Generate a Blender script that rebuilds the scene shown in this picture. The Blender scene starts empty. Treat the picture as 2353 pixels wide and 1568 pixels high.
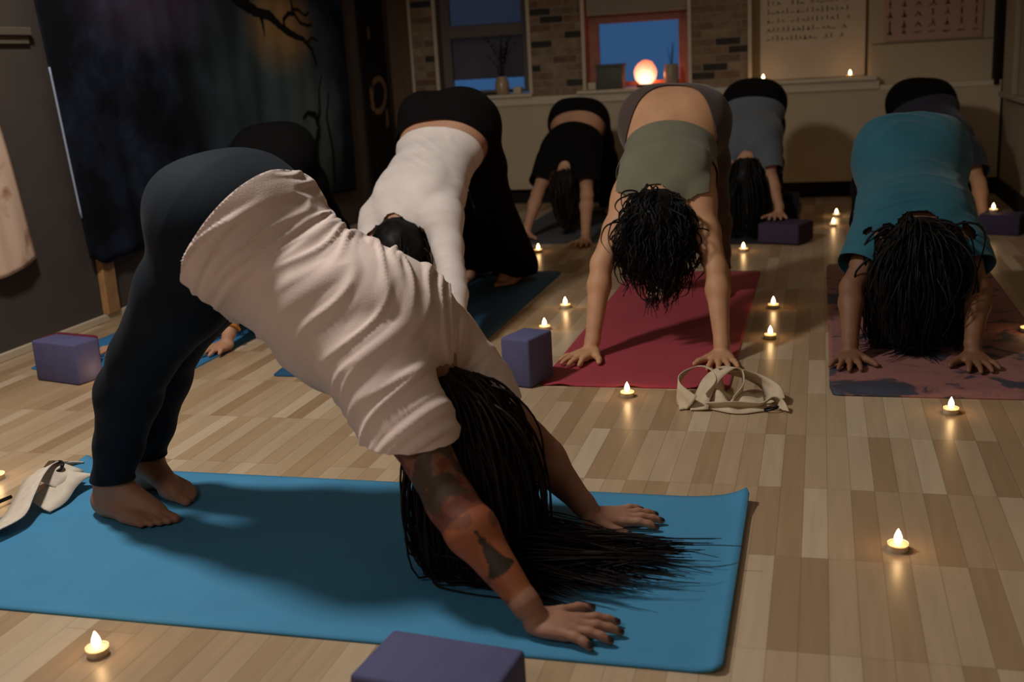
import bpy, bmesh, math, random
import numpy as np
from mathutils import Vector, Matrix, noise as mnoise

SC = bpy.context.scene
COL = SC.collection
rng = random.Random(7)

# ------------------------------------------------------------------ camera
CAM_Z = 0.96
cd = bpy.data.cameras.new('camera')
cd.sensor_width = 36.0
cd.lens = 36.0 * 2530.0 / 2353.0
cd.clip_start = 0.05
cd.dof.use_dof = True
cd.dof.focus_distance = 2.7
cd.dof.aperture_fstop = 3.5
cam = bpy.data.objects.new('camera', cd)
COL.objects.link(cam)
_R = np.array([[0.96355649, 0.01164135, -0.2672515],
               [0.26145841, -0.25219826, 0.93168425],
               [-0.0565543, -0.96760556, -0.246051]])
_m = Matrix(((_R[0, 0], -_R[0, 1], -_R[0, 2], 0.0),
             (_R[1, 0], -_R[1, 1], -_R[1, 2], 0.0),
             (_R[2, 0], -_R[2, 1], -_R[2, 2], CAM_Z),
             (0, 0, 0, 1)))
cam.matrix_world = _m
SC.camera = cam

# ------------------------------------------------------------------ world, lights, exposure
SC.view_settings.view_transform = 'Standard'
SC.view_settings.look = 'None'
SC.view_settings.exposure = 0.0
SC.view_settings.gamma = 1.0
SC.view_settings.use_curve_mapping = False
wd = bpy.data.worlds.new('dusk')
SC.world = wd
wd.use_nodes = True
wd.node_tree.nodes['Background'].inputs[0].default_value = (0.027, 0.075, 0.172, 1)
wd.node_tree.nodes['Background'].inputs[1].default_value = 1.0


def light(name, kind, loc, energy, color, size=0.1, rot=None, size_y=None):
    l = bpy.data.lights.new(name, kind)
    l.energy = energy
    l.color = color
    if kind == 'AREA':
        l.size = size
        if size_y:
            l.shape = 'RECTANGLE'
            l.size_y = size_y
    else:
        l.shadow_soft_size = size
    o = bpy.data.objects.new(name, l)
    o.location = loc
    if rot:
        o.rotation_euler = rot
    COL.objects.link(o)
    return o


lamp = light('pendant_light', 'SPOT', (-1.85, 2.15, 2.25), 138.0, (1.0, 0.97, 0.92), 0.13)
lamp.data.spot_size = math.radians(168)
lamp.data.spot_blend = 0.25
light('ceiling_fill', 'AREA', (-1.3, -1.1, 2.5), 26.0, (1.0, 0.92, 0.84), 1.2)
light('back_ceiling_fill', 'AREA', (-0.6, 5.6, 2.55), 5.0, (1.0, 0.80, 0.58), 2.0)

# ------------------------------------------------------------------ materials
MATS = {}


def srgb(r, g, b):
    def f(c):
        c /= 255.0
        return c / 12.92 if c <= 0.04045 else ((c + 0.055) / 1.055) ** 2.4
    return (f(r), f(g), f(b), 1.0)


class NT:
    def __init__(self, name):
        self.m = bpy.data.materials.new(name)
        self.m.use_nodes = True
        self.t = self.m.node_tree
        self.b = self.t.nodes['Principled BSDF']

    def n(self, typ, **kw):
        nd = self.t.nodes.new(typ)
        for k, v in kw.items():
            if hasattr(nd, k):
                setattr(nd, k, v)
            else:
                nd.inputs[k].default_value = v
        return nd

    def l(self, a, b):
        self.t.links.new(a, b)

    def ramp(self, stops, interp='LINEAR'):
        r = self.t.nodes.new('ShaderNodeValToRGB')
        r.color_ramp.interpolation = interp
        e = r.color_ramp.elements
        while len(e) < len(stops):
            e.new(0.5)
        for i, (p, c) in enumerate(stops):
            e[i].position = p
            e[i].color = c if len(c) == 4 else (*c, 1)
        return r


def plain(name, col, rough=0.6, spec=0.5, var=0.12, scale=30.0, bump=0.0, sheen=0.0, bscale=None, metallic=0.0):
    """principled with slight procedural mottling"""
    if name in MATS:
        return MATS[name]
    q = NT(name)
    tc = q.n('ShaderNodeTexCoord')
    nz = q.n('ShaderNodeTexNoise')
    nz.inputs['Scale'].default_value = scale
    nz.inputs['Detail'].default_value = 4
    q.l(tc.outputs['Object'], nz.inputs['Vector'])
    c = col[:3]
    lo = tuple(x * (1 - var) for x in c)
    hi = tuple(min(1, x * (1 + var)) for x in c)
    r = q.ramp([(0.3, lo), (0.7, hi)])
    q.l(nz.outputs['Fac'], r.inputs['Fac'])
    q.l(r.outputs['Color'], q.b.inputs['Base Color'])
    q.b.inputs['Roughness'].default_value = rough
    q.b.inputs['Specular IOR Level'].default_value = spec
    q.b.inputs['Metallic'].default_value = metallic
    if sheen:
        q.b.inputs['Sheen Weight'].default_value = sheen
    if bump:
        n2 = q.n('ShaderNodeTexNoise')
        n2.inputs['Scale'].default_value = bscale or scale * 6
        q.l(tc.outputs['Object'], n2.inputs['Vector'])
        bp = q.n('ShaderNodeBump')
        bp.inputs['Strength'].default_value = bump
        bp.inputs['Distance'].default_value = 0.004
        q.l(n2.outputs['Fac'], bp.inputs['Height'])
        q.l(bp.outputs['Normal'], q.b.inputs['Normal'])
    MATS[name] = q.m
    return q.m


def emis(name, col, strength, base=(0, 0, 0)):
    if name in MATS:
        return MATS[name]
    q = NT(name)
    q.b.inputs['Base Color'].default_value = (*base, 1)
    q.b.inputs['Emission Color'].default_value = (*col[:3], 1)
    q.b.inputs['Emission Strength'].default_value = strength
    MATS[name] = q.m
    return q.m


# ------------------------------------------------------------------ object helpers
def tag(o, label=None, cat=None, group=None, kind=None):
    if label:
        o['label'] = label
    if cat:
        o['category'] = cat
    if group:
        o['group'] = group
    if kind:
        o['kind'] = kind
    return o


def empty(name, loc=(0, 0, 0), rz=0.0):
    o = bpy.data.objects.new(name, None)
    o.empty_display_size = 0.05
    o.location = loc
    o.rotation_euler = (0, 0, rz)
    COL.objects.link(o)
    return o


def add_obj(name, me, mat, parent=None, smooth=True):
    o = bpy.data.objects.new(name, me)
    if mat is not None:
        if isinstance(mat, (list, tuple)):
            for m in mat:
                me.materials.append(m)
        else:
            me.materials.append(mat)
    if smooth:
        for p in me.polygons:
            p.use_smooth = True
    COL.objects.link(o)
    if parent is not None:
        o.parent = parent
    return o


def mesh_np(name, V, F):
    me = bpy.data.meshes.new(name)
    me.from_pydata([tuple(v) for v in V], [], [tuple(int(i) for i in f) for f in F])
    me.validate()
    me.update()
    return me


class MB:
    """collects shapes into one mesh"""

    def __init__(self):
        self.bm = bmesh.new()

    def box(self, lo, hi, bevel=0.0, rz=0.0, piv=None, seg=2):
        tmp = bmesh.new()
        r = bmesh.ops.create_cube(tmp, size=1.0)
        c = [(a + b) / 2 for a, b in zip(lo, hi)]
        s = [max(1e-4, b - a) for a, b in zip(lo, hi)]
        for v in tmp.verts:
            v.co = Vector((v.co.x * s[0], v.co.y * s[1], v.co.z * s[2]))
        if bevel:
            bmesh.ops.bevel(tmp, geom=list(tmp.edges), offset=bevel, segments=seg, affect='EDGES', profile=0.5)
        M = Matrix.Translation(c)
        if rz:
            pv = Vector(piv) if piv else Vector(c)
            M = Matrix.Translation(pv) @ Matrix.Rotation(rz, 4, 'Z') @ Matrix.Translation(Vector(c) - pv)
        tmp.transform(M)
        self.join(tmp)
        return self

    def join(self, tmp):
        me = bpy.data.meshes.new('tmp')
        tmp.to_mesh(me)
        tmp.free()
        self.bm.from_mesh(me)
        bpy.data.meshes.remove(me)

    def lathe(self, prof, seg=24, loc=(0, 0, 0), jit=None):
        bm = self.bm
        rings = []
        for (r, z) in prof:
            if r < 1e-6:
                rings.append([bm.verts.new((loc[0], loc[1], loc[2] + z))])
            else:
                rings.append([bm.verts.new((loc[0] + r * math.cos(2 * math.pi * i / seg),
                                            loc[1] + r * math.sin(2 * math.pi * i / seg), loc[2] + z)) for i in range(seg)])
        for a, b in zip(rings[:-1], rings[1:]):
            for i in range(seg):
                j = (i + 1) % seg
                if len(a) == 1 and len(b) == 1:
                    continue
                if len(a) == 1:
                    bm.faces.new((a[0], b[j], b[i]))
                elif len(b) == 1:
                    bm.faces.new((a[i], a[j], b[0]))
                else:
                    bm.faces.new((a[i], a[j], b[j], b[i]))
        return self

    def tube(self, pts, radii, seg=8):
        bm = self.bm
        pts = [Vector(p) for p in pts]
        if not isinstance(radii, (list, tuple)):
            radii = [radii] * len(pts)
        rings = []
        up = Vector((0, 0, 1))
        for i, p in enumerate(pts):
            d = (pts[min(i + 1, len(pts) - 1)] - pts[max(i - 1, 0)]).normalized()
            u = d.cross(up)
            if u.length < 1e-3:
                u = d.cross(Vector((1, 0, 0)))
            u.normalize()
            w = d.cross(u)
            rings.append([bm.verts.new(p + radii[i] * (math.cos(2 * math.pi * k / seg) * u + math.sin(2 * math.pi * k / seg) * w)) for k in range(seg)])
        for a, b in zip(rings[:-1], rings[1:]):
            for i in range(seg):
                j = (i + 1) % seg
                bm.faces.new((a[i], b[i], b[j], a[j]))
        bm.faces.new(rings[0])
        bm.faces.new(list(reversed(rings[-1])))
        return self

    def poly(self, pts):
        self.bm.faces.new([self.bm.verts.new(p) for p in pts])
        return self

    def build(self, name, mat, parent=None, smooth=False, auto=None):
        bmesh.ops.recalc_face_normals(self.bm, faces=list(self.bm.faces))
        me = bpy.data.meshes.new(name)
        self.bm.to_mesh(me)
        self.bm.free()
        o = add_obj(name, me, mat, parent, smooth)
        if auto:
            me.set_sharp_from_angle(angle=math.radians(auto))
        return o


def struct(name, mb, mat, parent=None, smooth=False):
    o = mb.build(name, mat, parent, smooth)
    if parent is None:
        o['kind'] = 'structure'
    return o


def solidify(o, t, offset=0.0):
    m = o.modifiers.new('thick', 'SOLIDIFY')
    m.thickness = t
    m.offset = offset
    return o


# ================================================================== ROOM
XL, XR, YB, YF, ZC = -2.88, 1.06, 7.42, -2.6, 2.7
YP = 7.30     # radiator cover front

# floor material: short parquet fingers in rows
q = NT('oak_parquet')
tc = q.n('ShaderNodeTexCoord')
sx = q.n('ShaderNodeSeparateXYZ')
q.l(tc.outputs['Object'], sx.inputs[0])


def mathn(q, op, a, b=None):
    nd = q.n('ShaderNodeMath')
    nd.operation = op
    for i, x in enumerate((a, b)):
        if x is None:
            continue
        if isinstance(x, (int, float)):
            nd.inputs[i].default_value = x
        else:
            q.l(x, nd.inputs[i])
    return nd.outputs[0]


SW, SL = 0.0500, 0.3555
xs = mathn(q, 'DIVIDE', mathn(q, 'ADD', sx.outputs[0], 10.0 + 0.025), SW)
ys = mathn(q, 'DIVIDE', mathn(q, 'ADD', sx.outputs[1], 10.0 - 1.714 + 0.0), SL)
# a few columns are pushed half a row so that rows break up
col = mathn(q, 'FLOOR', xs)
wn0 = q.n('ShaderNodeTexWhiteNoise')
wn0.noise_dimensions = '1D'
q.l(mathn(q, 'FLOOR', mathn(q, 'DIVIDE', xs, 3.0)), wn0.inputs['W'])
sh = mathn(q, 'MULTIPLY', mathn(q, 'GREATER_THAN', wn0.outputs['Value'], 0.86), 0.37)
ys2 = mathn(q, 'ADD', ys, sh)
row = mathn(q, 'FLOOR', ys2)
cmb = q.n('ShaderNodeCombineXYZ')
q.l(col, cmb.inputs[0])
q.l(row, cmb.inputs[1])
wn = q.n('ShaderNodeTexWhiteNoise')
wn.noise_dimensions = '2D'
q.l(cmb.outputs[0], wn.inputs['Vector'])
rp = q.ramp([(0.0, srgb(158, 128, 95)), (0.2, srgb(169, 140, 106)), (0.5, srgb(180, 152, 119)), (0.8, srgb(190, 164, 132)), (1.0, srgb(202, 180, 150))])
q.l(wn.outputs['Value'], rp.inputs['Fac'])
mp = q.n('ShaderNodeMapping')
mp.inputs['Scale'].default_value = (60, 4, 1)
q.l(tc.outputs['Object'], mp.inputs['Vector'])
gr = q.n('ShaderNodeTexNoise')
gr.inputs['Scale'].default_value = 1.0
gr.inputs['Detail'].default_value = 5
q.l(mp.outputs[0], gr.inputs['Vector'])
gmul = q.n('ShaderNodeMapRange')
gmul.inputs['To Min'].default_value = 0.82
gmul.inputs['To Max'].default_value = 1.16
q.l(gr.outputs['Fac'], gmul.inputs['Value'])
mx = q.n('ShaderNodeMix', data_type='RGBA', blend_type='MULTIPLY')
mx.inputs[0].default_value = 1.0
q.l(rp.outputs['Color'], mx.inputs[6])
q.l(gmul.outputs[0], mx.inputs[7])
# joints
fx = mathn(q, 'FRACT', xs)
fy = mathn(q, 'FRACT', ys2)
ex = mathn(q, 'MINIMUM', fx, mathn(q, 'SUBTRACT', 1.0, fx))
ey = mathn(q, 'MULTIPLY', mathn(q, 'MINIMUM', fy, mathn(q, 'SUBTRACT', 1.0, fy)), SL / SW)
ed = mathn(q, 'MINIMUM', ex, ey)
jr = q.n('ShaderNodeMapRange')
jr.inputs['From Min'].default_value = 0.0
jr.inputs['From Max'].default_value = 0.035
jr.inputs['To Min'].default_value = 0.68
jr.inputs['To Max'].default_value = 1.0
q.l(ed, jr.inputs['Value'])
mx2 = q.n('ShaderNodeMix', data_type='RGBA', blend_type='MULTIPLY')
mx2.inputs[0].default_value = 1.0
q.l(mx.outputs[2], mx2.inputs[6])
q.l(jr.outputs[0], mx2.inputs[7])
q.l(mx2.outputs[2], q.b.inputs['Base Color'])
q.b.inputs['Roughness'].default_value = 0.34
q.b.inputs['Specular IOR Level'].default_value = 0.45
MAT_FLOOR = q.m

struct('floor', MB().box((XL - 0.3, YF - 0.3, -0.10), (XR + 0.3, YB + 0.3, 0.0)), MAT_FLOOR)
struct('ceiling', MB().box((XL - 0.3, YF - 0.3, ZC), (XR + 0.3, YB + 0.3, ZC + 0.1)), plain('ceiling_paint', srgb(150, 142, 130), 0.9, 0.2, 0.03, 3))
M_DARKWALL = plain('charcoal_paint', srgb(78, 68, 62), 0.75, 0.3, 0.08, 5, 0.1)
M_CREAM = plain('cream_paint', srgb(182, 162, 132), 0.6, 0.35, 0.04, 4, 0.05)
M_TRIM = plain('ivory_trim_paint', srgb(200, 182, 156), 0.5, 0.4, 0.04, 6)
M_TRIMDK = plain('brown_trim_wood', srgb(92, 68, 48), 0.55, 0.4, 0.15, 12)
M_WOOD = plain('pine_casing', srgb(166, 122, 78), 0.5, 0.4, 0.18, 14)
M_BLACK = plain('flat_black', srgb(30, 27, 25), 0.8, 0.2, 0.1, 6)  # flat black on the cover recess, corner strip and right baseboard

struct('wall_left', MB().box((XL - 0.2, YF, 0), (XL, YB + 0.2, ZC)), M_DARKWALL)
struct('wall_right', MB().box((XR, YF, 0), (XR + 0.2, YB + 0.2, ZC)), plain('taupe_paint', srgb(150, 134, 112), 0.7, 0.3, 0.05, 5))
struct('wall_front', MB().box((XL - 0.2, YF - 0.2, 0), (XR + 0.2, YF, ZC)), plain('front_paint', srgb(140, 126, 108), 0.8, 0.3, 0.05, 5))

# left wall: baseboard, ledge, door casing
struct('baseboard_left', MB().box((XL, YF, 0), (XL + 0.018, 6.2, 0.030), 0.003), M_TRIM)
b = MB()
b.box((XL, YF, 1.155), (XL + 0.035, 3.66, 1.185), 0.004)
b.box((XL, YF, 1.125), (XL + 0.018, 3.66, 1.155), 0.003)
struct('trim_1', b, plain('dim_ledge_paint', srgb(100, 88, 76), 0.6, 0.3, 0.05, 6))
b = MB()
b.box((XL, 3.872, 0.030), (XL + 0.03, 3.955, 1.9), 0.004)
struct('trim_2', b, M_WOOD)

# back wall with openings: built from piers, lintel, apron
W1 = (-2.545, -1.885)
W2 = (-1.515, -0.815)
W3 = (-0.435, 0.285)
ZS, ZT = 0.752, 2.15
b = MB()
b.box((XL, YB, 0), (XR, YB + 0.2, 0.70))
b.box((XL, YB, ZT), (XR, YB + 0.2, ZC))
b.box((0.285, YB, 0.70), (XR, YB + 0.2, ZT))
b.box((XL, YB, 0.70), (-2.74, YB + 0.2, ZT))
b.box((W3[0] - 0.001, YB + 0.14, 0.70), (W3[1], YB + 0.2, ZT))
struct('wall_back', b, M_CREAM)

# brick piers
q = NT('brick_wallpaper')
tc = q.n('ShaderNodeTexCoord')
mpp = q.n('ShaderNodeMapping')
mpp.inputs['Rotation'].default_value = (math.pi / 2, 0, 0)
q.l(tc.outputs['Object'], mpp.inputs['Vector'])
sx = q.n('ShaderNodeSeparateXYZ')
q.l(tc.outputs['Object'], sx.inputs[0])
BW, BH = 0.165, 0.052
rw = mathn(q, 'FLOOR', mathn(q, 'DIVIDE', mathn(q, 'ADD', sx.outputs[2], 5.0), BH))
off = mathn(q, 'MULTIPLY', mathn(q, 'MODULO', rw, 2.0), 0.5)
cx_ = mathn(q, 'ADD', mathn(q, 'DIVIDE', mathn(q, 'ADD', sx.outputs[0], 5.03), BW), off)
cl_ = mathn(q, 'FLOOR', cx_)
cm = q.n('ShaderNodeCombineXYZ')
q.l(cl_, cm.inputs[0])
q.l(rw, cm.inputs[1])
wn = q.n('ShaderNodeTexWhiteNoise')
wn.noise_dimensions = '2D'
q.l(cm.outputs[0], wn.inputs['Vector'])
rp = q.ramp([(0.0, srgb(44, 38, 32)), (0.14, srgb(52, 44, 36)), (0.16, srgb(108, 76, 56)), (0.4, srgb(128, 98, 74)), (0.62, srgb(134, 108, 84)), (0.8, srgb(150, 126, 100)), (1.0, srgb(104, 84, 66))])
q.l(wn.outputs['Value'], rp.inputs['Fac'])
nz = q.n('ShaderNodeTexNoise')
nz.inputs['Scale'].default_value = 17
nz.inputs['Detail'].default_value = 6
q.l(tc.outputs['Object'], nz.inputs['Vector'])
mr = q.n('ShaderNodeMapRange')
mr.inputs['To Min'].default_value = 0.25
mr.inputs['To Max'].default_value = 1.75
q.l(nz.outputs['Fac'], mr.inputs['Value'])
m1 = q.n('ShaderNodeMix', data_type='RGBA', blend_type='MULTIPLY')
m1.inputs[0].default_value = 1.0
q.l(rp.outputs['Color'], m1.inputs[6])
q.l(mr.outputs[0], m1.inputs[7])
fx = mathn(q, 'FRACT', cx_)
fz = mathn(q, 'FRACT', mathn(q, 'DIVIDE', mathn(q, 'ADD', sx.outputs[2], 5.0), BH))
ex = mathn(q, 'MULTIPLY', mathn(q, 'MINIMUM', fx, mathn(q, 'SUBTRACT', 1.0, fx)), BW / BH)
ez = mathn(q, 'MINIMUM', fz, mathn(q, 'SUBTRACT', 1.0, fz))
ed = mathn(q, 'ADD', mathn(q, 'MINIMUM', ex, ez), mathn(q, 'MULTIPLY', nz.outputs['Fac'], 0.08))
jr = q.n('ShaderNodeMapRange')
jr.inputs['From Min'].default_value = 0.08
jr.inputs['From Max'].default_value = 0.17
q.l(ed, jr.inputs['Value'])
m2 = q.n('ShaderNodeMix', data_type='RGBA')
q.l(jr.outputs[0], m2.inputs[0])
m2.inputs[6].default_value = srgb(140, 122, 100)
q.l(m1.outputs[2], m2.inputs[7])
q.l(m2.outputs[2], q.b.inputs['Base Color'])
q.b.inputs['Roughness'].default_value = 0.8
bp = q.n('ShaderNodeBump')
bp.inputs['Strength'].default_value = 0.3
bp.inputs['Distance'].default_value = 0.006
q.l(jr.outputs[0], bp.inputs['Height'])
q.l(bp.outputs['Normal'], q.b.inputs['Normal'])
MAT_BRICK = q.m
b = MB()
b.box((-2.74, YB, 0.70), (W1[0], YB + 0.2, ZT))
b.box((W1[1], YB, 0.70), (W2[0], YB + 0.2, ZT))
b.box((W2[1], YB, 0.70), (W3[0], YB + 0.2, ZT))
struct('wall_back_brick', b, MAT_BRICK)
b = MB()
b.box((XL, YB - 0.03, 0.0), (-2.795, YB, ZT), 0.004)
b.box((-2.80, YB - 0.02, 0.70), (-2.735, YB, ZT), 0.004)
struct('trim_3', b, M_TRIMDK)
b = MB()
for x in (W1[0], W1[1], W2[0], W2[1], W3[0]):
    b.box((x - 0.014, YB - 0.016, 0.74), (x + 0.010, YB + 0.02, ZT), 0.003)
b.box((-2.738, YB - 0.008, 0.74), (-2.72, YB + 0.01, ZT), 0.002)
struct('trim_4', b, M_TRIM)


def window(n, x0, x1, frame_mat, pane_mat, zr0, zr1, zb, side):
    b = MB()
    y0, y1 = YB + 0.09, YB + 0.13
    b.box((x0 + side * 0.6, y0 - 0.004, zr0), (x1 - side * 0.6, y1 - 0.004, zr1), 0.006)                 # meeting rail
    b.box((x0 + side * 0.6, y0 - 0.003, ZS), (x1 - side * 0.6, y1 - 0.003, zb), 0.006)                   # bottom rail
    b.box((x0, y0, ZS), (x0 + side, y1, ZT), 0.006)
    b.box((x1 - side, y0, ZS), (x1, y1, ZT), 0.006)
    b.box((x0 + side * 0.6, y0 - 0.003, ZT - 0.06), (x1 - side * 0.6, y1 - 0.003, ZT), 0.006)
    # reveals
    b.box((x0, YB, ZS), (x0 + 0.012, y1 + 0.05, ZT))
    b.box((x1 - 0.012, YB, ZS), (x1, y1 + 0.05, ZT))
    b.box((x0, YB, ZT - 0.012), (x1, y1 + 0.05, ZT))
    w = struct('window_%d' % n, b, frame_mat)
    p = MB().box((x0 + side, y0 + 0.014, zb), (x1 - side, y0 + 0.020, ZT - 0.05)).build('pane', pane_mat, w)
    return w


def glass(name, tint, rough=0.02):
    q = NT(name)
    q.b.inputs['Base Color'].default_value = tint
    q.b.inputs['Transmission Weight'].default_value = 1.0
    q.b.inputs['Roughness'].default_value = rough
    q.b.inputs['IOR'].default_value = 1.03
    return q.m


G_CLEAR = glass('window_glass', (0.97, 0.98, 1, 1))
M_W1 = plain('grey_sash_paint', srgb(104, 92, 88), 0.6, 0.3, 0.06, 8)
M_W2 = plain('lamplit_sash_wood', srgb(150, 96, 76), 0.5, 0.4, 0.15, 14)  # wood sash, the salt lamp's red glow put into its colour
w1 = window(1, W1[0], W1[1], M_W1, G_CLEAR, 1.13, 1.215, 0.775, 0.075)
w2 = window(2, W2[0], W2[1], M_W2, G_CLEAR, 1.165, 1.225, 0.785, 0.085)
# translucent blind in window 1 (gap at the bottom), grey glow put into its colour
q = NT('lower_blind_fabric')
tr = q.n('ShaderNodeBsdfTransparent')
df = q.n('ShaderNodeBsdfDiffuse')
df.inputs['Color'].default_value = srgb(128, 120, 124)
ms = q.n('ShaderNodeMixShader')
ms.inputs[0].default_value = 0.86
q.l(tr.outputs[0], ms.inputs[1])
q.l(df.outputs[0], ms.inputs[2])
q.l(ms.outputs[0], q.t.nodes['Material Output'].inputs['Surface'])
M_BLIND = q.m
MB().box((W1[0] + 0.06, YB + 0.135, 0.852), (W1[1] - 0.06, YB + 0.140, 1.14)).build('lower_blind', M_BLIND, w1)
q = NT('upper_blind_fabric')  # upper part of the blind, its glow in the colour too
tr = q.n('ShaderNodeBsdfTransparent')
df = q.n('ShaderNodeBsdfDiffuse')
df.inputs['Color'].default_value = srgb(132, 126, 130)
ms = q.n('ShaderNodeMixShader')
ms.inputs[0].default_value = 0.62
q.l(tr.outputs[0], ms.inputs[1])
q.l(df.outputs[0], ms.inputs[2])
q.l(ms.outputs[0], q.t.nodes['Material Output'].inputs['Surface'])
MB().box((W1[0] + 0.06, YB + 0.135, 1.20), (W1[1] - 0.06, YB + 0.140, ZT - 0.06)).build('upper_blind', q.m, w1)
# roller shade of window 2
sh = MB().box((W2[0] + 0.02, YB + 0.03, 1.235), (W2[1] - 0.02, YB + 0.036, ZT - 0.02)).box((W2[0] + 0.02, YB + 0.024, 1.218), (W2[1] - 0.02, YB + 0.042, 1.240), 0.004)
tag(sh.build('roller_shade', plain('shade_fabric', srgb(150, 138, 124), 0.8, 0.2, 0.03, 6)), 'pale roller shade pulled halfway down over the window behind the glowing lamp', 'shade')

# radiator cover with shelf lip, sills
cov = empty('radiator_cover', (0, YP, 0))
tag(cov, 'long cream radiator cover running under the windows along the back wall', 'radiator cover')
b = MB()
b.box((-2.74, 0.0, 0.105), (-0.5, 0.018, 0.672), 0.003)
b.box((-0.497, 0.0, 0.105), (1.045, 0.018, 0.672), 0.003)
b.build('front_panel', M_CREAM, cov)
b = MB()
b.box((-2.74, -0.014, 0.668), (0.35, 0.118, 0.722), 0.004)
b.box((0.352, -0.004, 0.655), (1.045, 0.118, 0.690), 0.004)
b.build('top_ledge', M_TRIM, cov)
b = MB().box((-2.74, 0.075, 0.002), (1.045, 0.095, 0.60), 0.0)
b.build('recess_backing', M_BLACK, cov)
for i, (x0, x1) in enumerate(((-2.60, -1.845), (-1.545, -0.78), (-0.475, 0.335))):
    b = MB().box((x0, YP - 0.035, 0.722), (x1, YB + 0.125, 0.745), 0.005)
    struct('trim_%d' % (5 + i), b, M_TRIM)
# right side upper panelling
b = MB()
b.box((0.30, YB - 0.03, 0.69), (1.045, YB, 0.93), 0.002)
b.box((0.30, YB - 0.022, 0.935), (1.045, YB, ZT), 0.002)
struct('trim_8', b, M_CREAM)
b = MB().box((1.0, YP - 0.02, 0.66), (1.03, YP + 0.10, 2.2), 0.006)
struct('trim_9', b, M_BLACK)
# right wall casing and ledge
b = MB()
b.box((XR - 0.03, 6.80, 0.62), (XR, 7.16, ZT), 0.006)
b.box((XR - 0.05, 5.6, 0.595), (XR, 7.18, 0.625), 0.006)
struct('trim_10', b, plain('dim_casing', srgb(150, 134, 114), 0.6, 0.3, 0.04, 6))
struct('baseboard_right', MB().box((XR - 0.02, YF, 0), (XR, YB, 0.10), 0.003), M_BLACK)

# ================================================================== SDF BODIES
def nrm(v):
    v = np.asarray(v, float)
    return v / (np.linalg.norm(v) + 1e-12)


class Prim:
    """kind cone: a,b,ra,rb (optional flatten dir/scale); kind ell: c, axes rows, radii"""

    def __init__(self, kind, group, k, **p):
        self.kind, self.group, self.k, self.p = kind, group, k, p
        if kind == 'cone':
            a, b_ = p['a'], p['b']
            r = max(p['ra'], p['rb'])
            self.lo = np.minimum(a, b_) - r
            self.hi = np.maximum(a, b_) + r
        elif kind == 'ell':
            r = max(p['r'])
            self.lo = p['c'] - r
            self.hi = p['c'] + r
        else:
            r = max(max(p['A']), max(p['B']))
            self.lo = np.minimum(p['a'], p['b']) - r
            self.hi = np.maximum(p['a'], p['b']) + r

    def d(self, X, Y, Z):
        p = self.p
        if self.kind == 'cone':
            a, b_ = p['a'], p['b']
            ab = b_ - a
            L2 = ab @ ab + 1e-12
            px, py, pz = X - a[0], Y - a[1], Z - a[2]
            t = np.clip((px * ab[0] + py * ab[1] + pz * ab[2]) / L2, 0, 1)
            vx, vy, vz = px - t * ab[0], py - t * ab[1], pz - t * ab[2]
            if 'fd' in p:
                n, s = p['fd'], p['fs']
                w = vx * n[0] + vy * n[1] + vz * n[2]
                e = w * (1.0 / s - 1.0)
                dd = np.sqrt((vx + e * n[0]) ** 2 + (vy + e * n[1]) ** 2 + (vz + e * n[2]) ** 2)
                return (dd - (p['ra'] + t * (p['rb'] - p['ra']))) * min(1.0, 0.5 + 0.5 * s)
            return np.sqrt(vx * vx + vy * vy + vz * vz) - (p['ra'] + t * (p['rb'] - p['ra']))
        if self.kind == 'ell':
            c, A, r = p['c'], p['ax'], p['r']
            px, py, pz = X - c[0], Y - c[1], Z - c[2]
            k0 = 0
            k1 = 0
            for i in range(3):
                u = px * A[i][0] + py * A[i][1] + pz * A[i][2]
                k0 = k0 + (u / r[i]) ** 2
                k1 = k1 + (u / r[i] ** 2) ** 2
            k0 = np.sqrt(k0) + 1e-9
            k1 = np.sqrt(k1) + 1e-9
            return k0 * (k0 - 1) / k1
        # elliptical cone section
        a, b_ = p['a'], p['b']
        ab = b_ - a
        L2 = ab @ ab + 1e-12
        px, py, pz = X - a[0], Y - a[1], Z - a[2]
        t = np.clip((px * ab[0] + py * ab[1] + pz * ab[2]) / L2, 0, 1)
        vx, vy, vz = px - t * ab[0], py - t * ab[1], pz - t * ab[2]
        l, n = p['lat'], p['nor']
        u = vx * l[0] + vy * l[1] + vz * l[2]
        w = vx * n[0] + vy * n[1] + vz * n[2]
        axd = nrm(ab)
        al = vx * axd[0] + vy * axd[1] + vz * axd[2]
        ra = p['A'][0] + t * (p['B'][0] - p['A'][0])
        rb = p['A'][1] + t * (p['B'][1] - p['A'][1])
        k0 = np.sqrt((u / ra) ** 2 + (w / rb) ** 2 + (al / rb) ** 2) + 1e-9
        k1 = np.sqrt((u / ra ** 2) ** 2 + (w / rb ** 2) ** 2 + (al / rb ** 2) ** 2) + 1e-9
        return k0 * (k0 - 1) / k1


def smin(a, b_, k):
    if k <= 0:
        return np.minimum(a, b_)
    h = np.maximum(k - np.abs(a - b_), 0.0) / k
    return np.minimum(a, b_) - h * h * k * 0.25


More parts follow.
